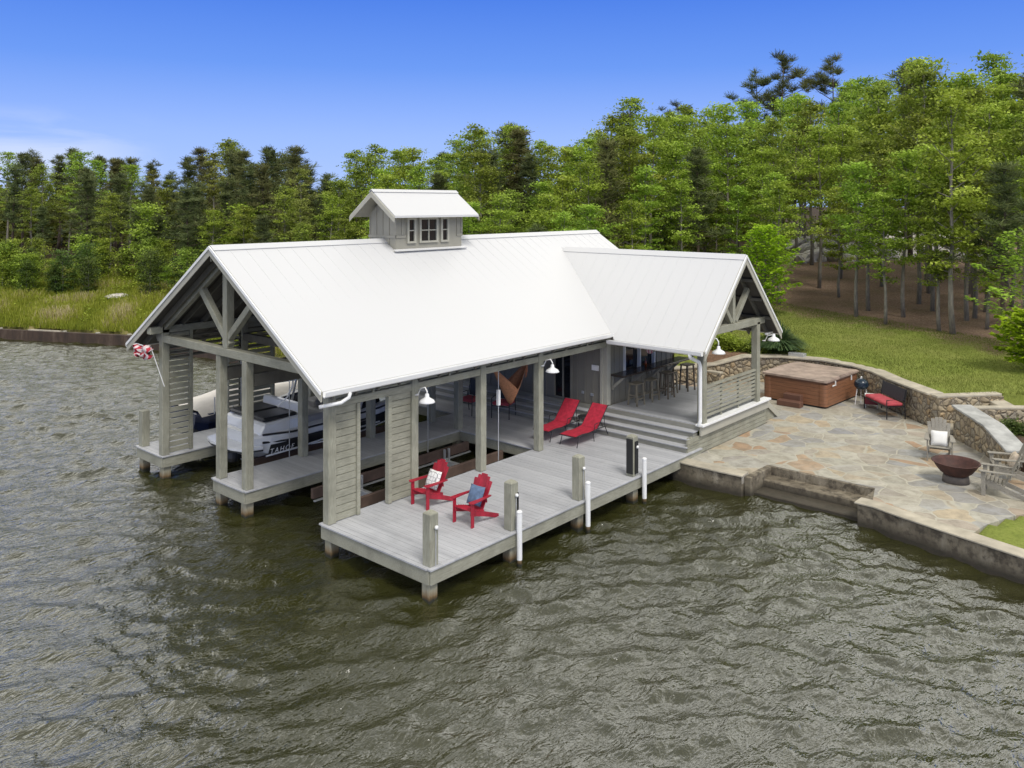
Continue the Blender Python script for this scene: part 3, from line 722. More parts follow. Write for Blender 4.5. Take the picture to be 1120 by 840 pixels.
MB().add([(14.0,3.3,3.4),(14.0,11.4,3.4),(14.0,YR,5.9),(10.3,3.3,3.4),(10.3,11.4,3.4),(10.3,YR,5.9)],[(0,1,2),(5,4,3),(0,2,5,3),(1,4,5,2)]).build('gable_wall', M['paintd'], bh)
m = MB(); m.box(10.02,10.21,3.1,3.24,1.28,3.58); m.box(9.985,10.1,3.241,3.33,1.28,3.4); m.build('corner_trim', M['trim'], bh, .004)
d = MB(); d.box(10.13,10.17,4.47,5.15,UZ,3.3); do = d.build('door', M['darkglass'], bh)
d = MB(); [d.box(10.06,10.16,a,b2,UZ,3.3) for a,b2 in ((4.44,4.5),(5.12,5.19))]; d.box(10.06,10.16,4.5,5.12,3.24,3.32); d.box(10.1,10.16,4.79,4.84,UZ,3.24); d.build('door_frame', M['paintd'], do)
d = MB(); d.box(10.14,10.18,6.6,8.4,2.0,3.2); do = d.build('window', M['darkglass'], bh)
d = MB(); [d.box(10.06,10.16,a,a+.07,2.0,3.2) for a in (6.55,7.45,8.36)]; [d.box(10.06,10.16,6.62,7.45,a,a+.06) for a in (1.96,3.18)]; [d.box(10.06,10.16,7.52,8.36,a,a+.06) for a in (1.96,3.18)]; d.build('window_frame', M['paint'], do)
d = MB(); d.box(11.05,12.75,3.27,3.3,2.1,3.0); do = d.build('window', M['darkglass'], bh)
d = MB(); [d.box(a,a+.06,3.14,3.25,2.1,3.0) for a in (11.02,11.87,12.72)]; d.box(11.08,11.87,3.14,3.25,2.95,3.02); d.box(11.93,12.72,3.14,3.25,2.95,3.02); d.build('window_frame', M['white'], do)
MB().box(10.04,10.075,3.42,3.68,2.26,2.42).build('wall_plate', M['sign'], bh, .004)
MB().box(10.05,10.076,3.62,3.72,1.48,1.56).build('outlet_box', M['galv'], bh); MB().box(10.05,10.076,3.98,4.06,1.5,1.58).build('outlet_box', M['galv'], bh)
# porch floor, skirt and screen
m = MB(); n = 30
for i in range(n):
    xa = 9.96+i*(14.05-9.96)/n; m.box(xa+.003,xa+(14.05-9.96)/n-.003,.02,3.08,UZ-.03,UZ)
for i in range(n):
    xa = 9.96+i*(14.05-9.96)/n
m.build('porch_floor', M['deck'], bh)
m = MB(); m.box(9.93,9.97,.02,11.6,1.12,1.24); m.build('porch_edge', M['riser'], bh)
m = MB(); m.box(9.9,14.1,-.06,-.0,.98,1.235); m.build('porch_fascia', M['trim'], bh, .006)
m = MB(); m.box(9.86,14.14,-.14,.1,1.24,1.3); m.build('porch_cap', M['white'], bh, .006)
sk = MB()
for i in range(4): z = .5+i*.122; sk.box(9.3+.0,14.1,.02,.06,z,z+.11)
for x in (9.6,10.9,12.3,13.9): sk.box(x-.05,x+.05,.065,.12,.4,1.0)
sk.box(9.5,14.0,.13,.16,.4,.98)
sk.build('skirt_slats', M['beamX'], bh)
rl = MB()
for i in range(7): z = 1.42+i*.115; rl.box(10.2,13.32,.0,.035,z,z+.068)
rl.box(10.2,13.32,-.03,.065,2.225,2.285)
for x in (11.25,12.3): rl.box(x-.03,x+.03,.036,.08,1.3,2.225)
rl.build('slat_screen', M['beamX'], bh, .003)
m = MB()
for i in range(4): m.box(14.1+i*.28,14.4+i*.28,.12,1.6,.5,1.27-.19*(i+.5))
m.build('side_steps', M['beamX'], bh, .005)
m = MB()
m.slab([(14.1,.06,1.3),(15.3,.06,.55),(15.3,.1,.55),(14.1,.1,1.3)],.2); m.build('stair_stringer', M['trim'], bh)
# wing truss
MB().box(10.2,13.86,-.07,.13,3.62,3.82).build('tie_beam', M['beamX'], bh, .01)
for nm,a,b2,w in (('king_post',(11.85,.03,3.825),(11.85,.03,5.3),.16),('strut',(11.75,.03,3.86),(11.1,.03,4.62),.14),('strut',(12.0,.03,3.86),(12.85,.03,4.72),.14)):
    MB().bar(a,b2,w,w,0,(0,1,0)).build(nm, M['post'], bh, .008)
MB().box(10.04,10.22,.14,3.1,3.4,3.58).build('eave_beam', M['beamY'], bh, .01)
MB().box(13.33,13.5,.14,3.1,3.5,3.68).build('eave_beam', M['beamY'], bh, .01)
MB().box(13.95,14.4,-.08,-.02,3.24,3.3).build('soffit_return', M['white'], bh)
# bar counter
m = MB(); m.box(10.2,14.15,2.62,3.1,2.13,2.19); bc = m.build('bar_counter', M['counter'], bh, .02)
for x in (10.35,11.4,12.4,13.5):
    m = MB(); m.bar((x,3.1,1.78),(x,2.72,2.12),.05,.07); m.box(x-.03,x+.03,3.1,3.16,1.7,2.12); m.build('counter_bracket', M['paint'], bc)
# gooseneck lamps
def barn_lamp(x, y, z, ybase, zb, xb=None):
    xb = x if xb is None else xb
    m = MB(); m.tube([(xb,ybase,zb),(xb,ybase-.06,zb+.02),(xb*.5+x*.5,ybase*.6+y*.4,zb+.16),(x,y+.06,zb+.2),(x,y,zb+.12),(x,y,z+.12)], .016, 8)
    m.lathe([(.0,0),(.055,0),(.055,.02),(0,.02)], (xb,ybase-.01,zb-.01), 12)
    o = m.build('barn_lamp', M['white'], bh, smooth=True)
    s = MB(); s.lathe([(.03,.17),(.045,.15),(.05,.09),(.07,.07),(.155,.02),(.185,-.03),(.18,-.035),(.15,.01),(.06,.05),(0,.055)], (x,y,z), 24)
    s.build('lamp_shade', M['white'], o, smooth=True)
barn_lamp(2.43,2.7,2.84,3.05,2.93); barn_lamp(6.93,2.7,2.84,3.05,2.93)
barn_lamp(10.18,-.42,3.26,-.08,3.42); barn_lamp(13.72,-.4,3.17,-.08,3.1)
# cupola
cx0,cx1,cy0,cy1 = 4.89,7.45,6.6,7.75
cup = MB(); cup.box(cx0,cx1,cy0,cy1,5.6,6.95)
ov = .4
cyr = (cy0+cy1)/2
cup.add([(cx0,cy0,6.95),(cx0,cy1,6.95),(cx0,cyr,7.4),(cx1,cy0,6.95),(cx1,cy1,6.95),(cx1,cyr,7.4)],[(0,1,2),(5,4,3),(0,2,5,3),(1,4,5,2)])
for k in range(5):
    u = cy0+.03+k*(cy1-cy0-.06)/4; cup.box(cx0-.018,cx0-.001,u-.02,u+.02,5.6,6.93+(.45-abs(u-cyr)*.75)*.9)
for x in (cx0+.0,cx0+.22,cx1-.18,cx1-.0): cup.box(x-.03,x+.03,cy0-.018,cy0-.001,6.38,6.95)
cup.box(cx0-.028,cx0-.0,cy0-.03,cy1+.03,6.3,6.37); cup.box(cx0-.028,cx0+.35,cy0-.028,cy0-.0,6.3,6.37); cup.box(cx1-.22,cx1+.02,cy0-.028,cy0-.0,6.3,6.37)
cu = cup.build('cupola', M['paint'], bh)
ZC, ZCE = 7.63, 6.93; cyN, cyF = 6.2, 8.15; cxa, cxb = 4.5, 7.78
ym = (cyN+cyF)/2
m = MB(); m.slab([(cxa,ym,ZC),(cxa,cyN,ZCE),(cxb,cyN,ZCE),(cxb,ym,ZC)],.06,0,1,0); m.slab([(cxa,ym+.001,ZC),(cxb,ym+.001,ZC),(cxb,cyF,ZCE),(cxa,cyF,ZCE)],.06,0,1,0)
cr = m.build('cupola_roof', [M['roof'], M['paint']], cu)
rake((cxa,cyN,ZCE),(cxa,ym,ZC),(cxa,cyF,ZCE),(-.03,0,-.05),.14).build('cupola_rake', M['trim'], cu); rake((cxb,cyN,ZCE),(cxb,ym,ZC),(cxb,cyF,ZCE),(.03,0,-.05),.14).build('cupola_rake', M['trim'], cu)
ridgecap((cxa-.03,ym,ZC),(cxb+.02,ym,ZC),.1,.07).build('cupola_ridge', M['roof'], cu)
for (xa,xb_,nm_) in ((5.3,5.56,1),(5.76,6.42,2),(6.6,6.86,1)):
    f = MB(); z0_, z1_ = 6.18, 6.82
    yy = cy0-.001
    f.box(xa,xb_,yy-.008,yy-.002,z0_,z1_,1)
    for q in (xa,xb_): f.box(q-.035,q+.035,yy-.05,yy,z0_-.04,z1_+.04)
    for q in (z0_-.012,z1_+.012): f.box(xa+.036,xb_-.036,yy-.05,yy,q-.028,q+.028)
    f.box(xa+.036,xb_-.036,yy-.04,yy,6.485,6.515)
    if nm_ == 2: f.box((xa+xb_)/2-.015,(xa+xb_)/2+.015,yy-.039,yy,z0_+.02,z1_-.02)
    f.build('window', [M['trim'], M['darkglass']], cu)
m = MB(); m.slab([(cx0-.1,cy0-.1,5.932+.02),(cx1+.15,cy0-.1,5.932+.02),(cx1+.15,cy0-.01,5.99),(cx0-.1,cy0-.01,5.99)],.02); m.build('flashing', M['roof'], cu)

# lift motor and hoses
lm = thing('lift_motor', 'black boat lift motor with white hose on the beam beside the left slip', 'motor', (1.96,7.5,2.9))
m = MB(); m.tube([(1.75,7.3,2.9),(2.2,7.3,2.9)],.09,12); m.box(1.85,2.15,7.28,7.42,2.8,3.02); m.build('housing', M['black'], lm, .01)
MB().tube([(2.0,7.25,2.85),(1.95,7.2,2.6),(1.8,7.2,2.35),(1.55,7.25,2.15)],.022,8).build('hose', M['white'], lm, smooth=True)

# empty boat lift in the near slip
bl = thing('boat_lift', 'empty cradle boat lift with brown carpeted bunks hanging in the near slip', 'boat lift', (4,4.7,.3))
for y in (4.15,5.45): MB().bar((1.3,y,.42),(6.55,y,.42),.1,.24).build('bunk', M['brownw'], bl, .01); MB().bar((1.3,y-.09,.27),(6.55,y-.09,.27),.06,.03).build('bunk_rail', M['alu'], bl)
for x in (2.6,5.6):
    MB().bar((x,3.5,.17),(x,6.05,.17),.12,.14).build('cross_beam', M['alu'], bl, .006)
    for y in (3.42,6.08): MB().tube([(x,y,.16),(x,y,3.25)],.012,6).build('cable', M['galv'], bl)
    for y in (4.15,5.45):
        m = MB(); m.bar((x-.08,y-.12,.1),(x-.08,y-.12,.55),.05,.05); m.bar((x+.08,y-.12,.1),(x+.08,y-.12,.55),.05,.05); m.build('bracket', M['alu'], bl)
MB().box(5.56,5.64,3.38,3.46,2.05,2.45).build('cable_switch', M['white'], bl, .005)

# ------------------------------------------------------------------ boats
def boat_hull(L, Bm, zk, zs, zb, bowrise=.25, stern_round=.35):
    rings = []; n = 16
    for i in range(n+1):
        t = i/n; x = L*t
        wd = Bm/2*(1-max(0,(t-.45)/.55)**2.3)
        if t < .08: wd *= .78+.22*math.sqrt(t/.08)
        sh = zs+bowrise*t*t; ke = zk+(.55*(max(0,t-.6)/.4)**2)+(.18 if t < .05 else 0)
        ch = ke+.28+(.25*max(0,t-.6))
        wd = max(wd,.02)
        rings.append([(x,-wd*.0,ke),(x,-wd*.45,ke+.1),(x,-wd*.86,ch),(x,-wd*.97,(ch+sh)/2),(x,-wd,sh-.06),(x,-wd*.96,sh),(x,-wd*.8,sh+.03),
                      (x,wd*.8,sh+.03),(x,wd*.96,sh),(x,wd,sh-.06),(x,wd*.97,(ch+sh)/2),(x,wd*.86,ch),(x,wd*.45,ke+.1)])
    return rings
jb = thing('jet_boat', 'white and black jet boat raised on its lift in the left slip, stern outward', 'boat', (1.32,8.9,0))
rg = boat_hull(6.4,2.25,.5,1.28,0)
hull = MB(); n = 13
vs = [p for r in rg for p in r]; fs = []; mi = []
for i in range(len(rg)-1):
    for j in range(n):
        fs.append((i*n+j,i*n+(j+1)%n,(i+1)*n+(j+1)%n,(i+1)*n+j)); mi.append(1 if j in (2,10) and i > 0 else 0)
hull.v = [(v[0],v[1],v[2]) for v in vs]; hull.f = [list(f) for f in fs]+[list(range(n))[::-1], [len(vs)-n+j for j in range(n)]]; hull.m = mi+[0,0]
def local(mb, nm, mt, par, **kw):   # geometry given in the thing's local frame
    off = wloc(par); mb.v = [(v[0]+off.x, v[1]+off.y, v[2]+off.z) for v in mb.v]; return mb.build(nm, mt, par, **kw)
ho = local(hull,'hull',[M['gel'],M['black']],jb,smooth=False)
m = MB()
for s_ in (1,-1):
    pts=[(.2,s_*1.0,.98),(1,s_*1.115,.93),(2.5,s_*1.12,.95),(4,s_*1.05,1.0),(5.2,s_*.78,1.06)]
    m.tube([(p[0],p[1]*1.012,p[2]+.13) for p in pts],.03,6)
    m.tube([(p[0],p[1]*1.012,p[2]+.33) for p in pts],.028,6)
local(m,'hull_stripe',M['black'],ho)
m = MB()
for s_ in (1,-1): m.tube([(.3,s_*1.0,.74),(1.3,s_*1.1,.80),(2.6,s_*1.12,.90),(4,s_*1.06,.93)],.022,6); m.tube([(1.6,s_*1.10,.80),(2.4,s_*1.11,.76),(3.4,s_*1.09,.80),(4.6,s_*.98,.92)],.016,6)
local(m,'hull_pinstripe',M['gel'],ho)
# lettering on the hull side facing the near finger
cu_ = bpy.data.curves.new('hull_lettering','FONT'); cu_.body = 'TAHOE'; cu_.size = .18; cu_.extrude = .002; cu_.space_character = 1.35; cu_.shear = .25
to = bpy.data.objects.new('hull_lettering', cu_); COL.objects.link(to)
dg = bpy.context.evaluated_depsgraph_get(); me = bpy.data.meshes.new_from_object(to.evaluated_get(dg)); bpy.data.objects.remove(to)
me.materials.append(M['gel']); lo_ = mesh_obj('hull_lettering', me, ho); lo_.location = (.32,-1.14,.82); lo_.rotation_euler = (R(88),0,0)
m = MB(); m.box(-.35,.35,-.95,.95,.93,1.0)
pl_=[(-.42,-.5),(-.3,-.88),(.2,-1.05),(.2,1.05),(-.3,.88),(-.42,.5)]
m = MB(); m.prism(pl_,.94,1.03); sp = local(m,'swim_platform',[M['gel']],jb,bevel=.02)
m = MB(); m.prism([(p[0]*.96+.01,p[1]*.98) for p in pl_],.90,.938); local(m,'platform_rubrail',M['black'],sp)
m = MB(); m.loft([[(.15,-.95,1.03),(.15,.95,1.03),(.15,.95,1.3),(.15,-.95,1.3)],[(.3,-.98,1.03),(.3,.98,1.03),(.3,.95,1.55),(.3,-.95,1.55)],[(1.4,-1.0,1.2),(1.4,1.0,1.2),(1.4,.92,1.6),(1.4,-.92,1.6)]])
local(m,'engine_hatch',M['gel'],jb,bevel=.05)
m = MB()
for y in (-.45,.45): m.box(.32,1.35,y-.4,y+.4,1.58,1.68)
local(m,'sun_pad',M['black'],jb,bevel=.04)
m = MB(); m.loft([[(1.35,-.9,1.3),(1.35,.9,1.3),(1.4,.9,1.85),(1.4,-.9,1.85)],[(1.6,-.9,1.3),(1.6,.9,1.3),(1.55,.9,1.87),(1.55,-.9,1.87)]]); local(m,'bench_back',M['gel'],jb,bevel=.03)
m = MB(); m.box(1.6,2.2,-.85,.85,1.25,1.5); m.box(2.7,3.2,-.8,-.25,1.25,1.55); m.box(3.1,3.25,-.8,-.25,1.55,1.95); m.box(2.7,3.2,.25,.8,1.25,1.55); m.box(3.1,3.25,.25,.8,1.55,1.95); local(m,'seat',M['vinylg'],jb,bevel=.04)
m = MB()
for s_ in (-1,1): m.loft([[(3.4,s_*.98,1.3),(3.4,s_*.93,1.3),(3.7,s_*.78,1.85),(3.7,s_*.83,1.85)],[(4.3,s_*.8,1.3),(4.3,s_*.75,1.3),(4.2,s_*.6,1.75),(4.2,s_*.65,1.75)]])
m.box(4.22,4.26,-.6,.6,1.32,1.75); local(m,'windscreen',M['darkglass'],jb)
m = MB(); m.loft([[(3.3,-.95,1.28),(3.3,-.15,1.28),(3.4,-.2,1.62),(3.4,-.9,1.62)],[(4.2,-.85,1.28),(4.2,-.15,1.28),(4.1,-.2,1.6),(4.1,-.75,1.6)]]); m.loft([[(3.3,.95,1.28),(3.3,.15,1.28),(3.4,.2,1.62),(3.4,.9,1.62)],[(4.2,.85,1.28),(4.2,.15,1.28),(4.1,.2,1.6),(4.1,.75,1.6)]]); local(m,'console',M['gel'],jb,bevel=.03)
m = MB(); m.tube([(2.4,-1.05,1.3),(2.6,-1.0,2.2),(2.75,-.8,2.35),(2.75,.8,2.35),(2.6,1.0,2.2),(2.4,1.05,1.3)],.035,8); local(m,'wake_tower',M['galv'],jb,smooth=True)
m = MB(); m.loft([[(2.0,-.75,2.05),(2.0,.75,2.05),(2.0,.7,2.15),(2.0,-.7,2.15)],[(3.4,-.95,2.0),(3.4,.95,2.0),(3.4,.9,2.1),(3.4,-.9,2.1)]]); 
cu_ = bpy.data.curves.new('hatch_mark','FONT'); cu_.body = 'H'; cu_.size = .2; cu_.extrude = .003; cu_.offset=.006
to = bpy.data.objects.new('m', cu_); COL.objects.link(to); dg = bpy.context.evaluated_depsgraph_get(); me = bpy.data.meshes.new_from_object(to.evaluated_get(dg)); bpy.data.objects.remove(to)
me.materials.append(M['black']); lo_ = mesh_obj('hatch_mark', me, jb); lo_.location = (.205,.12,1.33); lo_.rotation_euler = (R(60),0,R(-90))
m = MB(); m.lathe([(.0,0),(.12,0),(.15,.1),(.13,.25),(0,.26)],(-.05,0,.5),14); m.box(-.1,.2,-.12,.12,.55,.9); local(m,'jet_nozzle',M['black'],jb)
l2 = thing('boat_lift', 'boat lift cradle holding the white and black jet boat', 'boat lift', (4,8.9,.3))
for y in (8.4,9.4): MB().bar((1.5,y,.5),(6.6,y,.5),.1,.2).build('bunk', M['brownw'], l2, .01)
for x in (2.2,5.6):
    MB().bar((x,7.75,.2),(x,10.05,.2),.12,.16).build('cross_beam', M['alu'], l2, .006)
    for y in (7.72,10.08): MB().tube([(x,y,.2),(x,y,3.2)],.012,6).build('cable', M['galv'], l2)
    for y in (8.4,9.4): MB().box(x-.04,x+.04,y-.04,y+.04,.28,.41).build('bracket', M['alu'], l2)

rb = thing('covered_boat', 'navy hulled runabout under a cream canvas cover moored beyond the far finger dock', 'boat', (1.95,12.95,.05))
rg = boat_hull(5.4,2.0,.1,.98,0)
hb = MB(); hb.loft(rg); ho = local(hb,'hull',M['navy'],rb)
m = MB(); rings=[]
for i in range(13):
    t=i/12; x=.1+5.1*t; wd=.98*(1-max(0,(t-.45)/.55)**2.3); hh=1.02+.34*math.exp(-((t-.3)/.14)**2)+.2*t+.1*math.exp(-((t-.1)/.06)**2)
    rings.append([(x,-wd,.92+.2*t),(x,-wd*.75,.5*hh+.55),(x,-wd*.3,hh+.02),(x,0,hh+.06),(x,wd*.3,hh+.02),(x,wd*.75,.5*hh+.55),(x,wd,.92+.2*t)])
m.loft(rings,closed=False,caps=False); local(m,'canvas_cover',M['creamcov'],rb,smooth=True)
m = MB(); m.tube([(.5,-.98,.95),(.5,-.98,1.45)],.02,8); m.tube([(1.1,-1.0,1.0),(1.1,-1.0,1.15)],.02,8); local(m,'rail',M['alu'],rb)
pp = MB(); pp.tube([(2.35,11.62,.66),(2.35,11.62,1.3)],.025,8)
pt = tag(pp.build('power_pedestal', M['white']), 'thin white standpipe on the far finger dock in front of the covered boat', 'standpipe')

# flag on its pole at the left eave
fg = thing('flag', 'red and white flag bunched on a slanting white pole under the left eave', 'flag', (.1,10.4,2.4))
p0 = Vector((.05,10.2,2.35)); p1 = Vector((-.34,11.15,3.72))
p0 = Vector((-.02,10.05,2.5)); p1 = Vector((-.3,10.2,3.52))
MB().tube([tuple(p0),tuple(p1)],.012,8).build('pole', M['white'], fg)
def stripes(name, cols, scale, axis_=1, coord='Object', rot=(0,0,0)):
    m, t, b = nt(name); v = mapping(t, (1,1,1), coord, rot); s = t.nodes.new('ShaderNodeSeparateXYZ'); t.links.new(v, s.inputs[0])
    f = math_(t,'FRACT',math_(t,'MULTIPLY',s.outputs[axis_],scale)); r = ramp(t, f, [(0,cols[0]),(.5,cols[1])])
    t.nodes[-1].color_ramp.interpolation = 'CONSTANT' if t.nodes[-1].bl_idname=='ShaderNodeValToRGB' else None
    t.links.new(r, b.inputs['Base Color']); b.inputs['Roughness'].default_value=.8; return m
M['flagc'] = stripes('flag_stripes', ((.5,.03,.05),(.7,.6,.6)), 9)
m = MB(); rows=[]
for i in range(15):
    t=i/14; base=Vector((-.33-.05*math.sin(t*9),10.2+.72*t,3.54+.05*math.sin(t*7)))
    drop=.10+.12*math.sin(t*11+1)**2
    rows.append([tuple(base+Vector((.09*math.sin(k*1.9+i*1.3),.05*math.cos(k*2.2+i),-drop*k/4*1.3))) for k in range(6)])
m.loft(rows,closed=False,caps=False); fo = m.build('cloth', M['flagc'], fg, smooth=True)
md = fo.modifiers.new('thick','SOLIDIFY'); md.thickness=.012
MB().tube([tuple(p1),(-.33,11.1,3.56)],.012,8).build('cross_pole', M['white'], fg)

# bunting under the wing eave
M['bunt'] = stripes('bunting_stripes', ((.30,.10,.14),(.42,.36,.36)), 12, 0)
M['buntb'] = simple('faded_blue_cloth', (.10,.10,.2), .9)
bt = thing('bunting', 'faded red white and blue cloth bunting hanging under the porch eave by the bar', 'bunting', (10.6,1.9,3.4))
for k,(x,mt) in enumerate(((10.65,'bunt'),(11.25,'buntb'),(11.8,'bunt'))):
    m = MB(); rows=[]
    for i in range(13):
        a=PI*i/12; rr=[.0,.12,.24,.33]; 
        rows.append([(x-math.cos(a)*r_*(.9), 2.0+.03*math.sin(i*2.3)*r_*4, 3.24-math.sin(a)*r_*1.15-.0) for r_ in rr])
    m.loft(rows,closed=False,caps=False); fo = m.build('fan', M[mt], bt, smooth=True); md = fo.modifiers.new('thick','SOLIDIFY'); md.thickness=.008

# ------------------------------------------------------------------ furniture
def adirondack(name, label, cat, mt, group=None):
    """faces +x, origin on the floor under the seat"""
    t = thing(name, label, cat, group=group)
    for y in (-.29,.29): MB().bar((.34,y,0),(.34,y,.56),.09,.035,0,(0,1,0)).build('leg', mt, t, .004)
    for y in (-.25,.25):
        m = MB(); m.add([(.36,y-.014,.26),(.36,y-.014,.38),(-.05,y-.014,.27),(-.62,y-.014,.06),(-.62,y-.014,0),(-.5,y-.014,0),(-.05,y-.014,.15)]+[(.36,y+.014,.26),(.36,y+.014,.38),(-.05,y+.014,.27),(-.62,y+.014,.06),(-.62,y+.014,0),(-.5,y+.014,0),(-.05,y+.014,.15)],
              [(0,1,2,3,4,5,6),(13,12,11,10,9,8,7)]+[(i,(i+1)%7,7+(i+1)%7,7+i) for i in range(7)]); m.build('side_rail', mt, t, .003)
    m = MB()
    for k in range(6): x = .33-k*.078; z=.385-k*.022+(.0 if k else -.01); m.bar((x,-.27,z),(x,.27,z),.07,.02,0,(.27,0,1))
    m.build('seat', mt, t, .003)
    m = MB()
    for k in range(6):
        y=-.225+k*.09; top=1.0-.02*(abs(k-2.5)**2); 
        m.bar((-.06,y*.82,.22),(-.06-.36*(top-.2)/.8,y*1.06,top),.088,.018,0,(1,0,.4)) 
    m.bar((-.2,-.26,.46),(-.2,.26,.46),.02,.07); m.bar((-.36,-.24,.78),(-.36,.24,.78),.02,.06)
    m.build('backrest', mt, t, .003)
    for s_ in (-1,1):
        m = MB(); pg=[(.42,.23),(.44,.30),(.40,.37),(.1,.36),(-.3,.31),(-.3,.25),(.1,.25)]
        m.prism([(x,s_*y) for x,y in (pg if s_>0 else pg[::-1])],.56,.585); m.build('armrest', mt, t, .004)
    return t
def place(o, x, y, z, rz): o.location = (x,y,z); o.rotation_euler = (0,0,rz); return o
c1 = adirondack('adirondack_chair','red painted adirondack chair with a white patterned pillow, nearer the slatted panel','chair',M['red'],'red adirondack chairs on the deck')
c2 = copy_tree(c1); c2['label'] = 'red painted adirondack chair with a blue pillow, nearer the corner mooring post'
place(c1,2.28,2.42,DZ,PI-.05); place(c2,2.18,1.02,DZ,PI+.02); c1.scale=c2.scale=(.88,.88,.9)
g1_ = adirondack('adirondack_chair','weathered grey adirondack chair with white pillow by the wall behind the fire pit','chair',M['greywood'],'grey adirondack chairs round the fire pit')
g2_ = copy_tree(g1_); g2_['label'] = 'weathered grey adirondack chair with tan pillow, facing the fire pit from the right'
g3_ = copy_tree(g1_); g3_['label'] = 'weathered grey adirondack chair seen from behind its side, closest to the lake'
place(g1_,13.75,-4.97,.5,R(196)); place(g2_,12.95,-6.75,.5,R(112)); place(g3_,11.7,-6.8,.5,R(98))
def pillow(name, label, mt, s=.38):
    m = MB(); n=10; rows=[]
    for sgn in (1,-1):
        rows=[]
        for i in range(n+1):
            r=[]
            for j in range(n+1):
                u=i/n*2-1; v=j/n*2-1; th=.075*((1-u**4)*(1-v**4))**.6; k=1-.06*(1-abs(u))*0+.05*(abs(u*v))
                r.append((sgn*th, u*s/2*k, v*s/2*k+s/2))
            rows.append(r)
        m.loft(rows,closed=False,caps=False)
    return tag(m.build(name, mt, smooth=True), label, 'pillow')
M['pwhite'] = None
def pat_mat():
    m,t,b = nt('white_patterned_cloth'); v=mapping(t,(1,1,1)); w=t.nodes.new('ShaderNodeTexVoronoi'); w.feature='DISTANCE_TO_EDGE'; w.inputs['Scale'].default_value=11; w.inputs['Randomness'].default_value=.25; t.links.new(v,w.inputs['Vector'])
    t.links.new(ramp(t,w.outputs['Distance'],[(.03,(.3,.3,.3)),(.08,(.75,.74,.72))]),b.inputs['Base Color']); b.inputs['Roughness'].default_value=.9; return m
M['pblue'] = simple('blue_grey_cloth',(.10,.15,.24),.9,var=.4,scale=10); M['pw'] = simple('white_cloth',(.72,.71,.68),.9,var=.06); M['ptan'] = simple('tan_patterned_cloth',(.5,.42,.32),.9,var=.4,scale=12)
def seat_pillow(o, chair, dx=-.0, tilt=.42):
    rz = chair.rotation_euler.z; o.location = chair.location + Vector((dx*math.cos(rz), dx*math.sin(rz), .34)); o.rotation_euler = (0,-tilt,rz)
seat_pillow(pillow('pillow','white geometric patterned pillow on the red chair nearer the slatted panel',pat_mat()),c1)
seat_pillow(pillow('pillow','blue grey pillow on the red chair nearer the corner post',M['pblue']),c2)
seat_pillow(pillow('pillow','plain white pillow on the grey chair behind the fire pit',M['pw']),g1_)
seat_pillow(pillow('pillow','tan patterned pillow on the grey chair at the right of the fire pit',M['ptan']),g2_)

def lounger():
    """head towards +x"""
    t = thing('sun_lounger','red sling sun lounger on black frame, its foot nearer the open deck edge','sun lounger',group='red sun loungers by the steps')
    s_ = MB(); rings=[]; path=[(-.95,.34),(-.6,.36),(-.2,.33),(.25,.36)]
    for x,z in path: rings.append([(x,-.3,z),(x,.3,z),(x,.3,z+.02),(x,-.3,z+.02)])
    s_.loft(rings); s_.build('seat', M['redcloth'], t)
    s_ = MB(); s_.loft([[(.27,-.3,.37),(.27,.3,.37),(.25,.3,.385),(.25,-.3,.385)],[(.6,-.3,.68),(.6,.3,.68),(.585,.3,.695),(.585,-.3,.695)],[(.9,-.29,1.0),(.9,.29,1.0),(.885,.29,1.015),(.885,-.29,1.015)]]); s_.build('backrest', M['redcloth'], t)
    f = MB()
    for y in (-.31,.31): f.tube([(-.98,y,.34),(-.6,y,.36),(-.2,y,.33),(.3,y,.36),(.8,y,.34)],.014,6); f.tube([(.27,y,.36),(.91,y,1.02)],.014,6); f.tube([(.7,y,.34),(.66,y,.74)],.011,6)
    f.tube([(-.98,-.31,.34),(-.98,.31,.34)],.014,6); f.build('frame', M['black'], t)
    for y in (-.33,.33):
        for xa,xb in ((-.8,-.92),(.0,.05),(.72,.9)): MB().tube([(xa,y*.95,.34),(xb,y,0)],.014,6).build('leg', M['black'], t)
    for y in (-.36,.36): MB().tube([(.0,y,.34),(.05,y,.56),(.4,y,.56),(.5,y,.4)],.013,6).build('armrest', M['black'], t)
    return t
l1_ = lounger(); l2_ = copy_tree(l1_); l2_['label'] = 'red sling sun lounger on black frame, tucked behind the post under the roof edge'
place(l1_,8.51,2.8,DZ,R(2)); place(l2_,8.45,3.72,DZ,R(4)); l1_.scale=l2_.scale=(.86,.86,.86)
st = thing('side_table','small black metal side table between the two red loungers','side table',(9.15,3.28,DZ))
MB().lathe([(0,.44),(.2,.44),(.21,.455),(.2,.47),(0,.47)],(9.15,3.28,DZ),20).build('table_top', M['black'], st)
for k in range(3): a=k*2.09; MB().tube([(9.15+.15*math.cos(a),3.28+.15*math.sin(a),DZ+.44),(9.15+.19*math.cos(a),3.28+.19*math.sin(a),DZ)],.012,6).build('leg', M['black'], st)

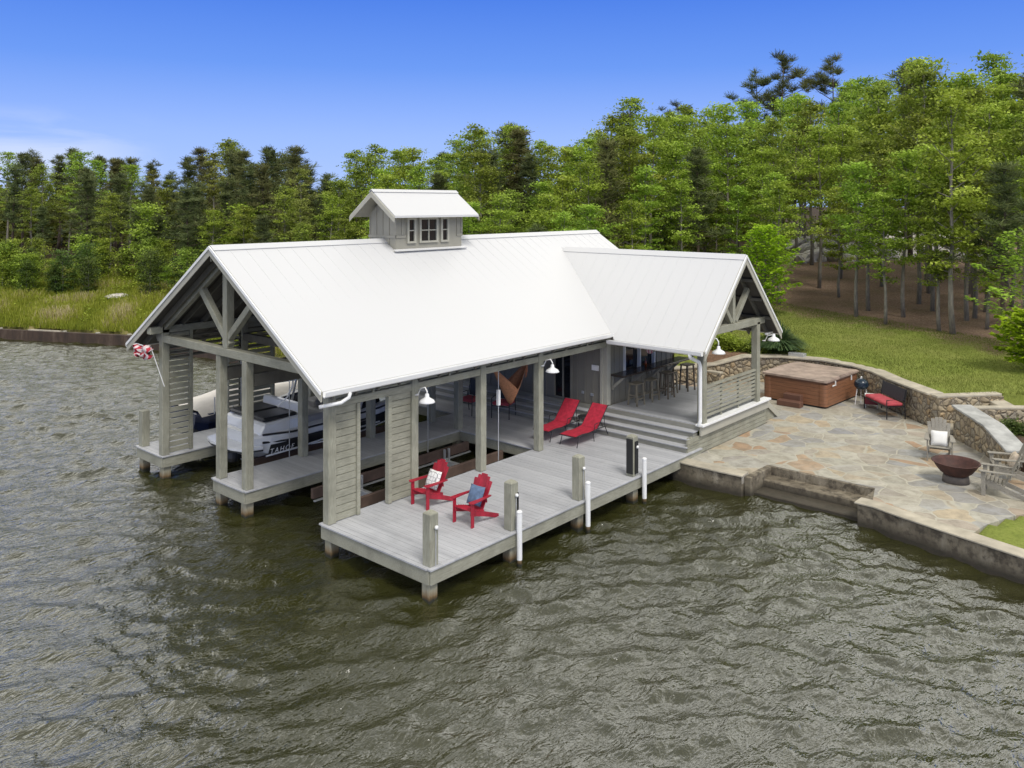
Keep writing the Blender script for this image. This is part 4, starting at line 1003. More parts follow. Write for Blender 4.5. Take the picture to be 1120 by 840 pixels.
# patio chairs in the shade behind the hammock
def cushion_chair(label):
    t = thing('cushioned_chair', label, 'chair', group='red cushioned metal chairs in the shade')
    m = MB(); m.box(-.27,.27,-.28,.28,.4,.5); m.build('seat', M['redcush'], t, .03)
    f = MB()
    for y in (-.29,.29): f.tube([(.28,y,0),(.26,y,.62),(-.2,y,.64),(-.3,y,0)],.016,6); f.tube([(-.24,y,.4),(-.38,y,1.0)],.016,6)
    f.tube([(-.38,-.29,1.0),(-.38,.29,1.0)],.016,6); f.tube([(.27,-.29,.38),(.27,.29,.38)],.014,6); f.build('frame', M['black'], t)
    m = MB(); m.bar((-.29,0,.5),(-.38,0,.98),.52,.04,0,(1,0,0)); m.build('backrest', M['black'], t); return t
k1 = cushion_chair('black metal patio chair with red seat cushion directly behind the hammock chair'); k2 = copy_tree(k1); k2['label']='black metal patio chair with red cushion left of the hammock, half hidden by a post'
place(k1,8.9,6.2,DZ,R(200)); place(k2,8.55,7.3,DZ,R(185))
hb_ = MB(); hb_.box(9.2,9.26,6.5,7.4,DZ,.66) 
# hammock chair
hc = thing('hammock_chair','orange rope hammock chair hanging from the rafters in front of the steps','hammock chair',(7.35,4.6,2.9))
m = MB(); rows=[]
A=Vector((6.78,4.75,2.75)); Bp=Vector((8.05,4.5,2.75))
for i in range(15):
    t=i/14; s_=t*2-1; r=[]
    for j in range(9):
        v=j/8; w_=.3*(1-abs(s_)**1.4)+.01
        x=A.x+(Bp.x-A.x)*t; zc=2.72-1.15*(1-abs(s_)**1.15); yy=A.y+(Bp.y-A.y)*t+(v-.5)*2*w_
        zz=zc+ (2*(v-.5))**2*.45*(1-abs(s_)**1.2)
        r.append((x*(.45+.55*abs(s_)**.2)+ (7.4)*(1-(.45+.55*abs(s_)**.2)),yy,zz))
    rows.append(r)
m.loft(rows,closed=False,caps=False); o = m.build('sling', M['rope'], hc, smooth=True); md=o.modifiers.new('t','SOLIDIFY'); md.thickness=.015
m = MB(); m.tube([(6.7,4.78,2.74),(8.12,4.48,2.74)],.02,8); m.build('spreader_bar', M['dstool'], hc)
m = MB(); m.tube([(6.78,4.76,2.76),(7.42,4.62,3.35),(8.05,4.5,2.76)],.009,5); m.tube([(7.42,4.62,3.35),(7.42,4.62,4.5)],.009,5)
m.build('rope', M['rope'], hc)
m = MB()
for k in range(12): x=7.98+.09*random.random(); y=4.5+.07*random.random(); m.tube([(x,y,2.72),(x+.02,y,2.2+.2*random.random())],.006,4)
m.build('fringe', M['rope'], hc)

# bar stools
def stool(label, h, mt, nm='bar_stool'):
    t = thing(nm, label, 'bar stool', group='bar stools along the counter')
    m = MB(); m.prism([(-.2,-.16),(.2,-.16),(.2,.16),(-.2,.16)],h-.04,h); m.build('seat', mt, t, .012)
    for sx in (-1,1):
        for sy in (-1,1): MB().bar((sx*.16,sy*.12,h-.04),(sx*.19,sy*.16,0),.04,.04,0,(0,1,0)).build('leg', mt, t)
    m = MB()
    for sy in (-1,1): m.bar((-.17,sy*.145,.2),(.17,sy*.145,.2),.02,.035)
    for sx in (-1,1): m.bar((sx*.175,-.13,.3),(sx*.175,.13,.3),.02,.035)
    m.build('stretcher', mt, t); return t
labs = ['lower backless wooden bar stool nearest the house corner','second low wooden bar stool from the house corner','dark tall bar stool in the middle of the counter row','low wooden bar stool between the two dark tall stools','dark tall bar stool at the far open end of the counter']
for (x,y,h,mt),lb in zip(((10.75,2.55,.66,'lstool'),(11.5,2.5,.66,'lstool'),(12.15,2.35,.8,'dstool'),(12.7,2.55,.66,'lstool'),(13.5,2.4,.84,'dstool')),labs):
    place(stool(lb,h,M[mt]),x,y,UZ,R(random.uniform(-8,8)))
bo = tag(MB().lathe([(0,0),(.035,0),(.035,.14),(.012,.19),(.012,.25),(0,.25)],(11.9,2.95,2.19),12).build('bottle', simple('amber_glass',(.25,.06,.02),.1), smooth=True),'amber bottle standing on the bar counter in front of the window','bottle')

# hot tub
ht = thing('hot_tub','brown wood panelled hot tub with brown vinyl cover against the curved stone wall','hot tub',(18.35,.3,.5),R(-3))
def rrect(hx,hy,r,n=4):
    P=[]
    for cx_,cy_,a0 in ((hx-r,hy-r,0),(-hx+r,hy-r,90),(-hx+r,-hy+r,180),(hx-r,-hy+r,270)):
        for k in range(n+1): a=R(a0+90*k/n); P.append((cx_+r*math.cos(a),cy_+r*math.sin(a)))
    return P
def lb(mb,nm,mt,par,**kw):
    o = MB(); o.v=mb.v;o.f=mb.f;o.m=mb.m; off=wloc(par); o.v=[(v[0]+off.x,v[1]+off.y,v[2]+off.z) for v in o.v]; return o.build(nm,mt,par,**kw)
hx,hy = 1.3,1.13
lb(MB().prism(rrect(hx-.06,hy-.06,.22),.0,.06),'base',M['rubber'],ht)
lb(MB().prism(rrect(hx-.03,hy-.03,.22),.06,.8),'cabinet',M['tub'],ht)
for sx in (-1,1):
    for sy in (-1,1):
        P_=[(p[0]*1.0,p[1]) for p in rrect(.16,.16,.12)]
        lb(MB().prism([(sx*(hx-.17)+p[0],sy*(hy-.17)+p[1]) for p in P_],.065,.795),'corner_post',M['tub'],ht)
lb(MB().prism(rrect(hx,hy,.24),.8,.85),'rim',M['tubstep'],ht,bevel=.01)
cv = MB(); cv.prism(rrect(hx+.03,hy+.03,.1),.852,.93); c_ = lb(cv,'cover',M['tubcover'],ht,bevel=.02)
cv = MB(); cv.add([(-hx-.0,-hy-.0,.93),(-.02,-hy,.97),(-.02,hy,.97),(-hx,hy,.93)],[(0,1,2,3)]); cv.add([(.02,-hy,.97),(hx,-hy,.93),(hx,hy,.93),(.02,hy,.97)],[(0,1,2,3)]); cv.add([(-.02,-hy,.97),(.02,-hy,.97),(.02,hy,.97),(-.02,hy,.97)],[(0,1,2,3)])
for sy in (-1,1): cv.add([(-hx,sy*hy,.93),(-.02,sy*hy,.97),(.02,sy*hy,.97),(hx,sy*hy,.93)],[(0,1,2,3)])
lb(cv,'cover_fold',M['tubcover'],c_)
sm = MB()
for x in (-.7,.6): sm.bar((x,-hy-.045,.86),(x,-hy-.045,.7),.04,.012)
sm.box(-.9,-.75,-hy-.04,-hy-.025,.7,.74); lb(sm,'strap',M['sign'],c_)
hs = thing('spa_steps','two tier dark brown plastic step in front of the hot tub','steps',(17.0,.35,.5))
MB().box(16.55,16.85,-.05,.75,.5,.68).build('lower_tread', M['tubstep'], hs, .015); MB().box(16.85,17.12,.05,.65,.5,.86).build('upper_tread', M['tubstep'], hs, .015)

# grill and cooler
gr = thing('portable_grill','small portable grill with dark blue lid on thin white legs beside the hot tub','grill',(18.55,-1.35,.5))
MB().lathe([(.0,.5),(.15,.52),(.22,.6),(.24,.66),(.23,.67),(.24,.68),(.2,.78),(.1,.85),(0,.87)],(18.55,-1.35,.5),20).build('kettle', simple('dark_teal_enamel',(.012,.025,.04),.25), gr, smooth=True)
for k in range(3): a=k*2.09+.4; MB().tube([(18.55+.16*math.cos(a),-1.35+.16*math.sin(a),1.02),(18.55+.24*math.cos(a),-1.35+.24*math.sin(a),.5)],.014,6).build('leg', M['white'], gr)
MB().tube([(18.5,-1.35,1.36),(18.5,-1.35,1.42),(18.6,-1.35,1.42),(18.6,-1.35,1.36)],.012,6).build('handle', M['white'], gr)
cb = thing('cooler','small red cooler box with white lid next to the grill legs','cooler',(18.3,-1.75,.5),R(20))
lb(MB().box(-.17,.17,-.2,.2,.12,.38),'body',simple('dark_red_plastic',(.2,.015,.03),.4),cb,bevel=.02); lb(MB().box(-.18,.18,-.21,.21,.382,.43),'lid',M['sign'],cb,bevel=.015)
f=MB(); [f.bar((sx*.15,sy*.18,0),(sx*.15,sy*.18,.12),.02,.02) for sx in (-1,1) for sy in (-1,1)]; lb(f,'stand',M['galv'],cb)
# bench
bn = thing('cushioned_bench','black metal bench with faded red cushions and dark backrest against the stone wall','bench',(17.7,-2.35,.5),R(46))
# local: faces +y ... length along x
def bl_(mb,nm,mt,**kw): return lb(mb,nm,mt,bn,**kw)
for x in (-.34,.34): bl_(MB().box(x-.33,x+.33,-.25,.3,.40,.50),'seat_cushion',M['redcush'],bevel=.03)
f=MB()
for x in (-.7,.7): f.tube([(x,.3,0),(x,.3,.6),(x,-.28,.62),(x,-.3,0)],.02,6); f.tube([(x,-.26,.4),(x,-.36,.95)],.018,6)
f.tube([(-.7,.28,.38),(.7,.28,.38)],.02,6); f.tube([(-.7,-.26,.38),(.7,-.26,.38)],.02,6); f.box(-.7,.7,-.25,.28,.375,.395)
bl_(f,'frame',M['black'])
m=MB(); m.bar((-.66,-.31,.72),(.66,-.31,.72),.03,.4,0,(0,-.2,1)); bl_(m,'backrest',simple('dark_woven_resin',(.03,.032,.038),.7,var=.3,scale=30))
# fire pit
fp = thing('fire_pit','wide rusted iron fire bowl on a short ring stand amid the grey chairs','fire pit',(12.0,-5.78,.5))
MB().lathe([(.1,.16),(.28,.2),(.46,.33),(.56,.48),(.6,.56),(.64,.565),(.64,.55),(.6,.535),(.54,.43),(.43,.29),(.26,.17),(.1,.13)][::-1]+[(.0,.13)],(12,-5.78,.5),40).build('bowl', M['rust'], fp, smooth=True)
MB().lathe([(0,.17),(.12,.175),(.3,.22),(.36,.27),(.2,.25),(0,.26)],(12,-5.78,.5),24).build('ash', simple('ash',(.06,.045,.04),.95,var=.5,scale=12), fp)
MB().lathe([(.34,0),(.36,0),(.34,.17),(.31,.21),(.29,.19),(.32,.1)],(12,-5.78,.5),32).build('ring_stand', simple('grey_iron',(.11,.095,.085),.7,var=.3), fp, smooth=True)
fp.scale = (.84,.84,.88)
# garden utility box
ub = tag(MB().box(20.32,20.6,1.35,1.95,1.2,1.62).build('vent_box', M['galv'], bevel=.01),'small grey slatted utility box on the stone wall behind the hot tub','utility box')

# ------------------------------------------------------------------ vegetation
def leaf_quads(centers, size, rng, up=.3, aspect=.6):
    n=len(centers); d=rng.normal(size=(n,3)); d/=np.linalg.norm(d,axis=1)[:,None]
    q=rng.normal(size=(n,3)); q[:,2]+=up*0; a=np.cross(d,q); a/=np.linalg.norm(a,axis=1)[:,None]
    nrm=rng.normal(size=(n,3)); nrm[:,2]=np.abs(nrm[:,2])+up*2.5; nrm/=np.linalg.norm(nrm,axis=1)[:,None]
    a=np.cross(nrm,d); a/=np.linalg.norm(a,axis=1)[:,None]; b=np.cross(nrm,a)
    s=(size*(.6+.8*rng.random(n)))[:,None]
    c=centers
    return np.stack([c-b*s*.5, c+a*s*aspect*.5, c+b*s*.5, c-a*s*aspect*.5],1)
def tree_proto(name, kind, seed, H, leafm, barkm, nlimb=34, spread=2.2, base=.22, per=70, leaf=.17, crown_pow=.8, cl=.38):
    """returns (trunk mesh, crown mesh): origin at ground"""
    rng=np.random.default_rng(seed); mb=MB()
    # trunk
    k=9; pts=[]; dx=dy=0
    for i in range(k): 
        t=i/(k-1); dx+=rng.normal()*.05*H/12; dy+=rng.normal()*.05*H/12; pts.append((dx if i else 0,dy if i else 0,H*.97*t))
    r0=.0095*H+.02; mb.tube(pts,[r0*(1-.88*(i/(k-1))**.8)+.008 for i in range(k)],7)
    P=np.array(pts)
    def tp(t): i=min(int(t*(k-1)),k-2); f=t*(k-1)-i; return P[i]*(1-f)+P[i+1]*f
    C=[]; 
    for i in range(nlimb):
        t=base+(1-base)*((i+.3*rng.random())/nlimb); o=tp(min(t,.98)); az=i*2.4+rng.normal()*.4
        u=(t-base)/(1-base)
        if kind=='broad': L=spread*(math.sin(PI*min(1,(u*.86+.12)))**crown_pow)*(.65+.5*rng.random()); el=R(20+45*u+rng.normal()*8)
        elif kind=='pine': L=spread*(1-.72*u)*(.35+.9*rng.random()); el=R(8+35*u+rng.normal()*10)
        else: L=spread*math.sin(PI*(.22+.7*u))*(.6+.5*rng.random()); el=R(18+rng.normal()*12)
        d=np.array([math.cos(az)*math.cos(el),math.sin(az)*math.cos(el),math.sin(el)])
        e=o+d*L; mid=o+d*L*.5+np.array([0,0,-.04*L])
        mb.tube([tuple(o),tuple(mid),tuple(e)],[r0*.28*(1-u*.6)+.006,r0*.18*(1-u*.6)+.005,.006],4,cap=False)
        ncl=max(2,int(L*(2.1 if kind!='pine' else 1.9)))
        for j in range(ncl):
            f=.28+.75*(j+rng.random())/ncl; c=o+d*L*f+rng.normal(size=3)*np.array([.22,.22,.15])*(.5+L*.18)
            C.append(c)
            if j==ncl-1: mb.tube([tuple(mid),tuple(c)],[.01,.005],3,cap=False)
    C=np.array(C); V=[];T=[]
    if kind in ('pine','flat'):
        for c in C:
            n=per; d=rng.normal(size=(n,3)); d[:,2]=np.abs(d[:,2])*.8+.15; d/=np.linalg.norm(d,axis=1)[:,None]
            w=np.cross(d,rng.normal(size=(n,3))); w/=np.linalg.norm(w,axis=1)[:,None]
            L=(.26+.2*rng.random(n))[:,None]*cl/.38; oo=c+rng.normal(size=(n,3))*.07; 
            V.append(np.stack([oo-w*.016,oo+w*.016,oo+d*L+w*.014,oo+d*L-w*.014],1)); T.append(np.clip(rng.normal(.45,.2,n)+rng.normal()*.2,0,1))
    else:
        for c in C:
            n=int(per*(.6+.8*rng.random())); sg=cl*(.6+.7*rng.random()); off=rng.normal(size=(n,3))*np.array([sg,sg,sg*.34]); 
            V.append(leaf_quads(c+off,np.full(n,leaf),rng)); T.append(np.clip(rng.normal(.45,.2,n)+rng.normal()*.22,0,1))
    V=np.concatenate(V);T=np.concatenate(T)
    crown=quads_mesh(name+'_crown',V,[leafm],None,T)
    tm=bpy.data.meshes.new(name+'_trunk'); tm.from_pydata(mb.v,[],mb.f); tm.materials.append(barkm); tm.polygons.foreach_set('use_smooth',[True]*len(mb.f)); tm.update()
    return tm, crown, H
PR = {}
PR['broad']=[tree_proto('broad','broad',s,11,M[lm_],M['bark'],nl,sp,b_,int(per*1.6),.17,cp,cl_*1.02) for s,lm_,nl,sp,b_,per,cp,cl_ in
   ((11,'leafA',27,2.2,.32,54,.8,.31),(12,'leafB',26,1.9,.26,56,.7,.30),(13,'leafA',25,2.3,.38,50,.9,.33),(14,'leafB',23,1.7,.40,50,.7,.30),(15,'leafB',27,2.4,.34,52,.9,.33),(16,'leafO',22,1.5,.32,50,.7,.27))]
PR['pine']=[tree_proto('pine','pine',s,12,M[nm_],M['barkp'],nl,sp,b_,40,.2,1,cl_) for s,nm_,nl,sp,b_,cl_ in
   ((21,'needle',50,1.7,.34,.46),(22,'needle',46,1.5,.3,.46),(23,'needle',44,1.9,.4,.5),(24,'needleb',52,1.7,.28,.46))]
PR['under']=[tree_proto('under','broad',s,5,M[lm_],M['bark'],24,1.7,.06,60,.19,.6,.4) for s,lm_ in ((31,'leafA'),(32,'leafB'),(33,'shrub'))]
PR['far']=[tree_proto('far','flat',s_,16,M['needle'],M['barkp'],16,3.0,.62,60,.2,1,.62) for s_ in (41,42,43)]

CAM=Vector((-10.303,-11.027,7.25)); TH=math.atan2(math.cos(R(41.319)),0)*0
ANG=R(41.319)
def bearing_px(x,y):
    r=(x-CAM.x)*math.sin(ANG)-(y-CAM.y)*math.cos(ANG); d=(x-CAM.x)*math.cos(ANG)+(y-CAM.y)*math.sin(ANG); return 560+910*r/d, d
SIL=[(-80,165),(0,150),(60,172),(100,162),(150,172),(185,190),(215,165),(255,148),(300,150),(340,168),(375,192),(400,160),(440,155),(475,178),(505,142),(560,138),(600,160),(650,128),(700,130),(740,112),(780,118),(830,112),(880,100),(930,95),(965,70),(1000,52),(1040,74),(1085,66),(1130,70),(1250,60)]
def sil(px):
    for (a,b_),(c_,d_) in zip(SIL,SIL[1:]):
        if a<=px<=c_: return b_+(d_-b_)*(px-a)/(c_-a)
    return 120
NT=[0]
def put_tree(kind, idx, x, y, h, label, cat, group=None, name=None, rz=None, wide=1.0):
    tm,cm,H=PR[kind][idx]; s=h/H
    o=thing(name or {'broad':'broadleaf_tree','pine':'pine_tree','under':'understory_tree','far':'pine_tree'}[kind],label,cat,(x,y,hz(x,y)-.05),rz if rz is not None else random.random()*6.28,group)
    ws = (s**.7 if kind!='under' else s)*wide; o.scale=(ws,ws,s)
    a=mesh_obj('trunk',tm,o); b=mesh_obj('crown',cm,o); NT[0]+=1; return o
rows = []
rnd=random.Random(5)
def woods_ok(x,y):
    d=float(sdist(np.array([x]),np.array([y]))[0])
    if y>11: return d>8.0+1.0*math.sin(x*.7) and x>14.5
    # lawn boundary
    e = x-.42*y
    return e>28.0
pts=[]
for tries in range(9000):
    px=rnd.uniform(-60,1190); d=rnd.uniform(32,84)
    r=(px-560)/910*d; x=CAM.x+r*math.sin(ANG)+d*math.cos(ANG); y=CAM.y-r*math.cos(ANG)+d*math.sin(ANG)
    if not woods_ok(x,y): continue
    depth_in = d
    md=1.9 if px>420 else 1.8
    if d>55: md=2.6
    if px>855 and px<1010 and d>40 and d<58: md=3.4
    if any((x-a)**2+(y-b_)**2<md*md for a,b_ in pts): continue
    pts.append((x,y))
# keep front ranks dense, limit total
pts=sorted(pts,key=lambda p:bearing_px(*p)[1])
keep=[]; cnt={}
for x,y in pts:
    px,d=bearing_px(x,y); b_=int(px//40); c=cnt.get(b_,0)
    if c<7: keep.append((x,y)); cnt[b_]=c+1
G_L='pines on the left far bank'; G_C='trees behind the boathouse roof'; G_R='trees of the wood above the lawn'
LBL={('pine','L'):'tall slender pine with ragged dark needle tufts on the far bank left of the boathouse',
 ('broad','L'):'leafy green tree growing among the pines on the far bank left of the boathouse',
 ('pine','C'):'dark pine standing in the tree line behind the white boathouse roof',
 ('broad','C'):'bright green leafy tree in the tree line behind the white boathouse roof',
 ('pine','R'):'dark pine among the leafy trees of the wood above the lawn',
 ('broad','R'):'slim leafy tree with pale trunk in the wood above the lawn'}
rank={}
for (x,y) in keep:
    px,d=bearing_px(x,y); b_=int(px//40); k=rank.get(b_,0); rank[b_]=k+1
    zone='L' if px<370 else ('C' if px<690 else 'R')
    pf={'L':.62,'C':.2,'R':.05}[zone]
    kind='pine' if rnd.random()<pf else 'broad'
    idx=rnd.randrange(len(PR[kind]))
    if kind=='broad' and zone=='L': idx=rnd.choice([0,2,5,3])
    if kind=='broad' and zone!='L': idx=rnd.choice([0,1,2,3,4,1,4])
    yt=sil(px+rnd.uniform(-6,6)); ztop=7.25+(223-yt)*d/910; g=hz(x,y)
    frac={0:.62,1:.78,2:.9,3:.97}.get(k,1.0)
    h=(ztop-g)*(frac+rnd.uniform(-.14,.06)); h=max(4.5,min(h,17))
    grp=('pine trees ' if kind=='pine' else 'leafy trees ')+{'L':'on the far bank','C':'behind the boathouse roof','R':'of the wood above the lawn'}[zone]
    put_tree(kind,idx,x,y,h,LBL[(kind,zone)],'tree',grp,wide=1.0 if kind=='broad' else 1.25)
# singled-out trees
put_tree('broad',1,27.6,-2.0,10.2,'leafy tree whose pale bare trunk stands at the lawn edge on the right','tree',rz=1.0)
put_tree('broad',3,31.2,-1.7,8.5,'slim tree with thin pale trunk just behind the tree at the lawn edge','tree',rz=2.2)
put_tree('broad',0,31.9,2.8,8.6,'narrow leafy tree with straight thin trunk at the middle of the lawn edge','tree',rz=.3)
put_tree('broad',4,36,12.3,11.3,'bright green tree with pale trunk just right of the white wing roof ridge','tree',rz=.9)
put_tree('broad',3,33.5,17.5,11.5,'tree with slender pale trunk rising over the middle of the wing roof','tree',rz=2.9)
for fi,(x,y,h,l) in enumerate(((73,25,19.5,'tallest far pine with open dark crown above the wood'),(76,29,18.0,'far pine with broad flat dark crown left of the tallest one'),(77,21,19,'far pine with dark crown right of the tallest one'),(66,33,14.5,'distant thin dark pine over the wood behind the wing roof'))):
    put_tree('far',fi%3,x,y,h,l,'tree')
# understorey
for k in range(96):
    for _ in range(60):
        px=rnd.uniform(-60,860) if k<46 else rnd.uniform(-60,330); d=rnd.uniform(40,64) if k<46 else rnd.uniform(48,66); r=(px-560)/910*d; x=CAM.x+r*math.sin(ANG)+d*math.cos(ANG); y=CAM.y-r*math.cos(ANG)+d*math.sin(ANG)
        if (woods_ok(x,y) if k<46 else 6.0<float(sdist(np.array([x]),np.array([y]))[0])<10.5): break
    else: continue
    if d>44 and px>780: continue
    zone='on the far bank' if px<370 else 'behind the boathouse'
    put_tree('under',rnd.randrange(3),x,y,(rnd.uniform(2.6,5) if k<46 else rnd.uniform(1.4,3.2)),'low bushy understorey tree at the foot of the woods '+zone,'small tree','understorey trees '+zone)

# far-off woods read as one mass beyond the individual trees
def far_woods():
    rng=np.random.default_rng(77); V=[];T=[]
    for k in range(420):
        px=rng.uniform(-150,1270); d=rng.uniform(80,112); r=(px-560)/910*d; x=CAM.x+r*math.sin(ANG)+d*math.cos(ANG); y=CAM.y-r*math.cos(ANG)+d*math.sin(ANG)
        if float(sdist(np.array([x]),np.array([y]))[0])<8: continue
        g=hz(x,y); ztop=7.25+(223-sil(px)-42-rng.uniform(0,45))*d/910; ztop=max(ztop,g+5)
        if 855<px<1000: g0=g+4.5
        else: g0=g
        n=int(150); t=rng.random(n); c=np.stack([np.full(n,x),np.full(n,y),g0+(ztop-g0)*t],1); w=2.6*np.sqrt(np.clip(1-t,.05,1))
        c[:,:2]+=rng.normal(size=(n,2))*w[:,None]*.6
        V.append(leaf_quads(c,np.full(n,.75),rng)); T.append(np.clip(rng.normal(.3,.2,n)+rng.normal()*.1,0,1))
    V=np.concatenate(V);T=np.concatenate(T)
    me=quads_mesh('far_woodland',V,[M['leafO']],None,T); o=mesh_obj('far_woodland',me)
    tag(o,'dense mass of distant trees closing the view behind the woods','woodland',kind='stuff')
far_woods()

# bank bulkhead along the far shore
bk = thing('bulkhead','low rusty brown bulkhead along the far shore at the left','bulkhead',(5,39,0))
bp=[(-60,110),(-25,72),(5.2,39.4),(8.85,32),(9.95,25),(10.15,19.7),(10.3,13),(10.3,11.8)]
wallrun(bp[::1],-.3,-1,.52).build('wall_face', M['bulk'], bk)
m=MB(); cvr=MB()
for i in range(len(bp)-1):
    a=Vector(bp[i]);b_=Vector(bp[i+1]);L=(b_-a).length;d_=(b_-a)/L;nr=Vector((d_.y,-d_.x))*-1
    nr=Vector((d_.y,-d_.x)); s_=0.
    if i==0: continue
    while s_<L-.3:
        p=a+d_*s_; 
        if random.random()<.75: m.box(p.x-.09,p.x+.09,p.y-.09,p.y+.09,-.5,.56)
        s_+=2.1
# pale posts standing on the lake side
m.build('bulkhead_post', M['trim'], bk)
q0=Vector((6.1,37.6));q1=Vector((7.0,35.7)); MB().bar((q0.x-.1,q0.y,.35),(q1.x-.1,q1.y,.35),.12,.45).build('concrete_patch', M['cap'], bk)

# bank grasses (stuff)
def blades(name, label, region, n, hmin, hmax, w, mats, lean=.25, clump=.6, seed=1, cat='grass', minz=.4):
    rng=np.random.default_rng(seed); x,y=region(rng,n); z=hgt(x,y); ok=z>minz; x,y,z=x[ok],y[ok],z[ok]; n=len(x)
    cl=np.array([mnoise.noise(Vector((a*.45,b_*.45,seed))) for a,b_ in zip(x,y)]); 
    h=(hmin+(hmax-hmin)*rng.random(n))*(1+clump*cl*1.4); h=np.clip(h,.05,None)
    th=rng.random(n)*2*PI; a=np.stack([np.cos(th),np.sin(th),np.zeros(n)],1)*w/2
    ln=rng.normal(size=(n,2))*lean; top=np.stack([x+ln[:,0]*h,y+ln[:,1]*h,z+h],1); bs=np.stack([x,y,z-.05],1)
    V=np.stack([bs-a,bs+a,top+a*.35,top-a*.35],1)
    t=np.clip(.45+cl*.7+rng.normal(size=n)*.2,0,1); mi=(cl+rng.normal(size=n)*.25>.42).astype(int) if len(mats)>1 else None
    me=quads_mesh(name,V,mats,mi,t); return tag(mesh_obj(name,me),label,cat,kind='stuff')
def bank_region(rng,n):
    x=rng.uniform(-14,32,n*2); y=rng.uniform(12.5,62,n*2); d=sdist(x,y); ok=(d>.35)&(d<17)&(rng.random(n*2)<1.15-d/22)
    return x[ok],y[ok]
blades('bank_grass','tall yellow green grass and weeds covering the far bank above the bulkhead',bank_region,330000,.12,.5,.05,[M['bankgrass'],M['straw']],seed=4)
def weeds():
    rng=np.random.default_rng(15); V=[];T=[]; k=0
    while k<520:
        x=rng.uniform(-14,30); y=rng.uniform(12.5,62); d=float(sdist(np.array([x]),np.array([y]))[0])
        if d<.6 or d>14: continue
        if rng.random()>.25+.75*d/14: continue
        k+=1; g=hz(x,y); r_=rng.uniform(.25,.7)*(.7+.5*d/14); n=int(70*r_/.4)
        c=np.array([x,y,g+r_*.4])+rng.normal(size=(n,3))*np.array([r_,r_,r_*.55])*.6
        V.append(leaf_quads(c,np.full(n,.13),rng,up=.6)); T.append(np.clip(rng.normal(.5,.2,n)+rng.normal()*.2,0,1))
    me=quads_mesh('bank_weeds',np.concatenate(V),[M['leafB']],None,np.concatenate(T)); tag(mesh_obj('bank_weeds',me),'leafy weeds and brambles growing through the grass of the far bank','undergrowth',kind='stuff')
weeds()
def lawn_region(rng,n):
    x=rng.uniform(17,37,n); y=rng.uniform(-9,15,n); return x,y
def lawn2(rng,n):
    x,y=lawn_region(rng,n); ok=(~inpoly(x,y,PATIO))&(x-.42*y<29)&(hgt(x,y)>1.35); 
    dd=np.full(len(x),9.)
    for a,b_ in zip(W1,W1[1:]):
        a=np.array(a);b2=np.array(b_);d=b2-a; t=np.clip(((x-a[0])*d[0]+(y-a[1])*d[1])/(d@d),0,1); dd=np.minimum(dd,np.hypot(x-a[0]-t*d[0],y-a[1]-t*d[1]))
    ok&=dd>.62; return x[ok],y[ok]
blades('lawn_grass','short mown lawn grass between the curved stone wall and the wood',lawn2,150000,.008,.024,.022,[M['lawnblade']],lean=.5,clump=.3,seed=6,minz=1.2)

# shrubs, maple, ornamental grass
def bush(name,label,cat,x,y,rx,rz_,n,leafm,leaf=.12,seed=1,z=None,stem=True,lift=.0,cl=26):
    rng=np.random.default_rng(seed); z0=hz(x,y) if z is None else z
    t=thing(name,label,cat,(x,y,z0)); C=rng.normal(size=(cl,3)); C/=np.linalg.norm(C,axis=1)[:,None]; C*=(rng.random(cl)**.4)[:,None]; C[:,2]=np.abs(C[:,2])
    C=C*np.array([rx,rx,rz_])*.85+np.array([0,0,lift]); per=n//cl; V=[];T=[]
    for c in C: V.append(leaf_quads(c+rng.normal(size=(per,3))*np.array([rx,rx,rz_*.8])*.2,np.full(per,leaf),rng,up=.5)); T.append(np.clip(rng.normal(.45,.2,per)+rng.normal()*.2,0,1))
    me=quads_mesh('foliage',np.concatenate(V),[leafm],None,np.concatenate(T)); mesh_obj('foliage',me,t)
    if stem:
        m=MB()
        for c in C[:12]: m.tube([(0,0,0),tuple(c*.5+np.array([0,0,.1])),tuple(c)],[.03,.018,.006],5)
        me=bpy.data.meshes.new('stem'); me.from_pydata(m.v,[],m.f); me.materials.append(M['bark']); me.update(); mesh_obj('stem',me,t)
    return t
# lime green small maple right of the wing gable: layered sprays
def sprays(name,label,x,y,H,W,n,leafm,seed,z=None):
    rng=np.random.default_rng(seed); z0=hz(x,y) if z is None else z; t=thing(name,label,'tree',(x,y,z0)); m=MB(); V=[];T=[]
    m.tube([(0,0,0),(.05,.03,H*.5),(0,0,H*.95)],[.07,.04,.01],6)
    for i in range(n):
        u=i/n; az=i*2.4; L=W*(math.sin(PI*min(1,.18+.8*u))**.8)*(.7+.4*rng.random()); zz=H*(.12+.86*u); el=R(12+30*u)
        d=np.array([math.cos(az)*math.cos(el),math.sin(az)*math.cos(el),math.sin(el)]); o=np.array([0,0,zz]); m.tube([tuple(o),tuple(o+d*L)],[.014,.004],4,cap=False)
        k=int(55*L/W*2.6); f=rng.random(k)**.7; c=o+d*L*f[:,None]*1.08+rng.normal(size=(k,3))*np.array([.2,.2,.06])*(1.15-f)[:,None]*W
        V.append(leaf_quads(c,np.full(k,.16),rng,up=.9)); T.append(np.clip(rng.normal(.5,.2,k)+rng.normal()*.15,0,1))
    me=quads_mesh('crown',np.concatenate(V),[leafm],None,np.concatenate(T)); mesh_obj('crown',me,t)
    me=bpy.data.meshes.new('trunk'); me.from_pydata(m.v,[],m.f); me.materials.append(M['bark']); me.update(); mesh_obj('trunk',me,t); return t
sprays('maple_tree','small lime green ornamental maple just right of the wing gable',27.9,6.3,4.4,1.7,60,M['maple'],5)
sprays('maple_tree','lime green maple cut off by the right edge of the picture above the lawn',22.6,-5.5,2.0,1.15,44,M['maple'],8)
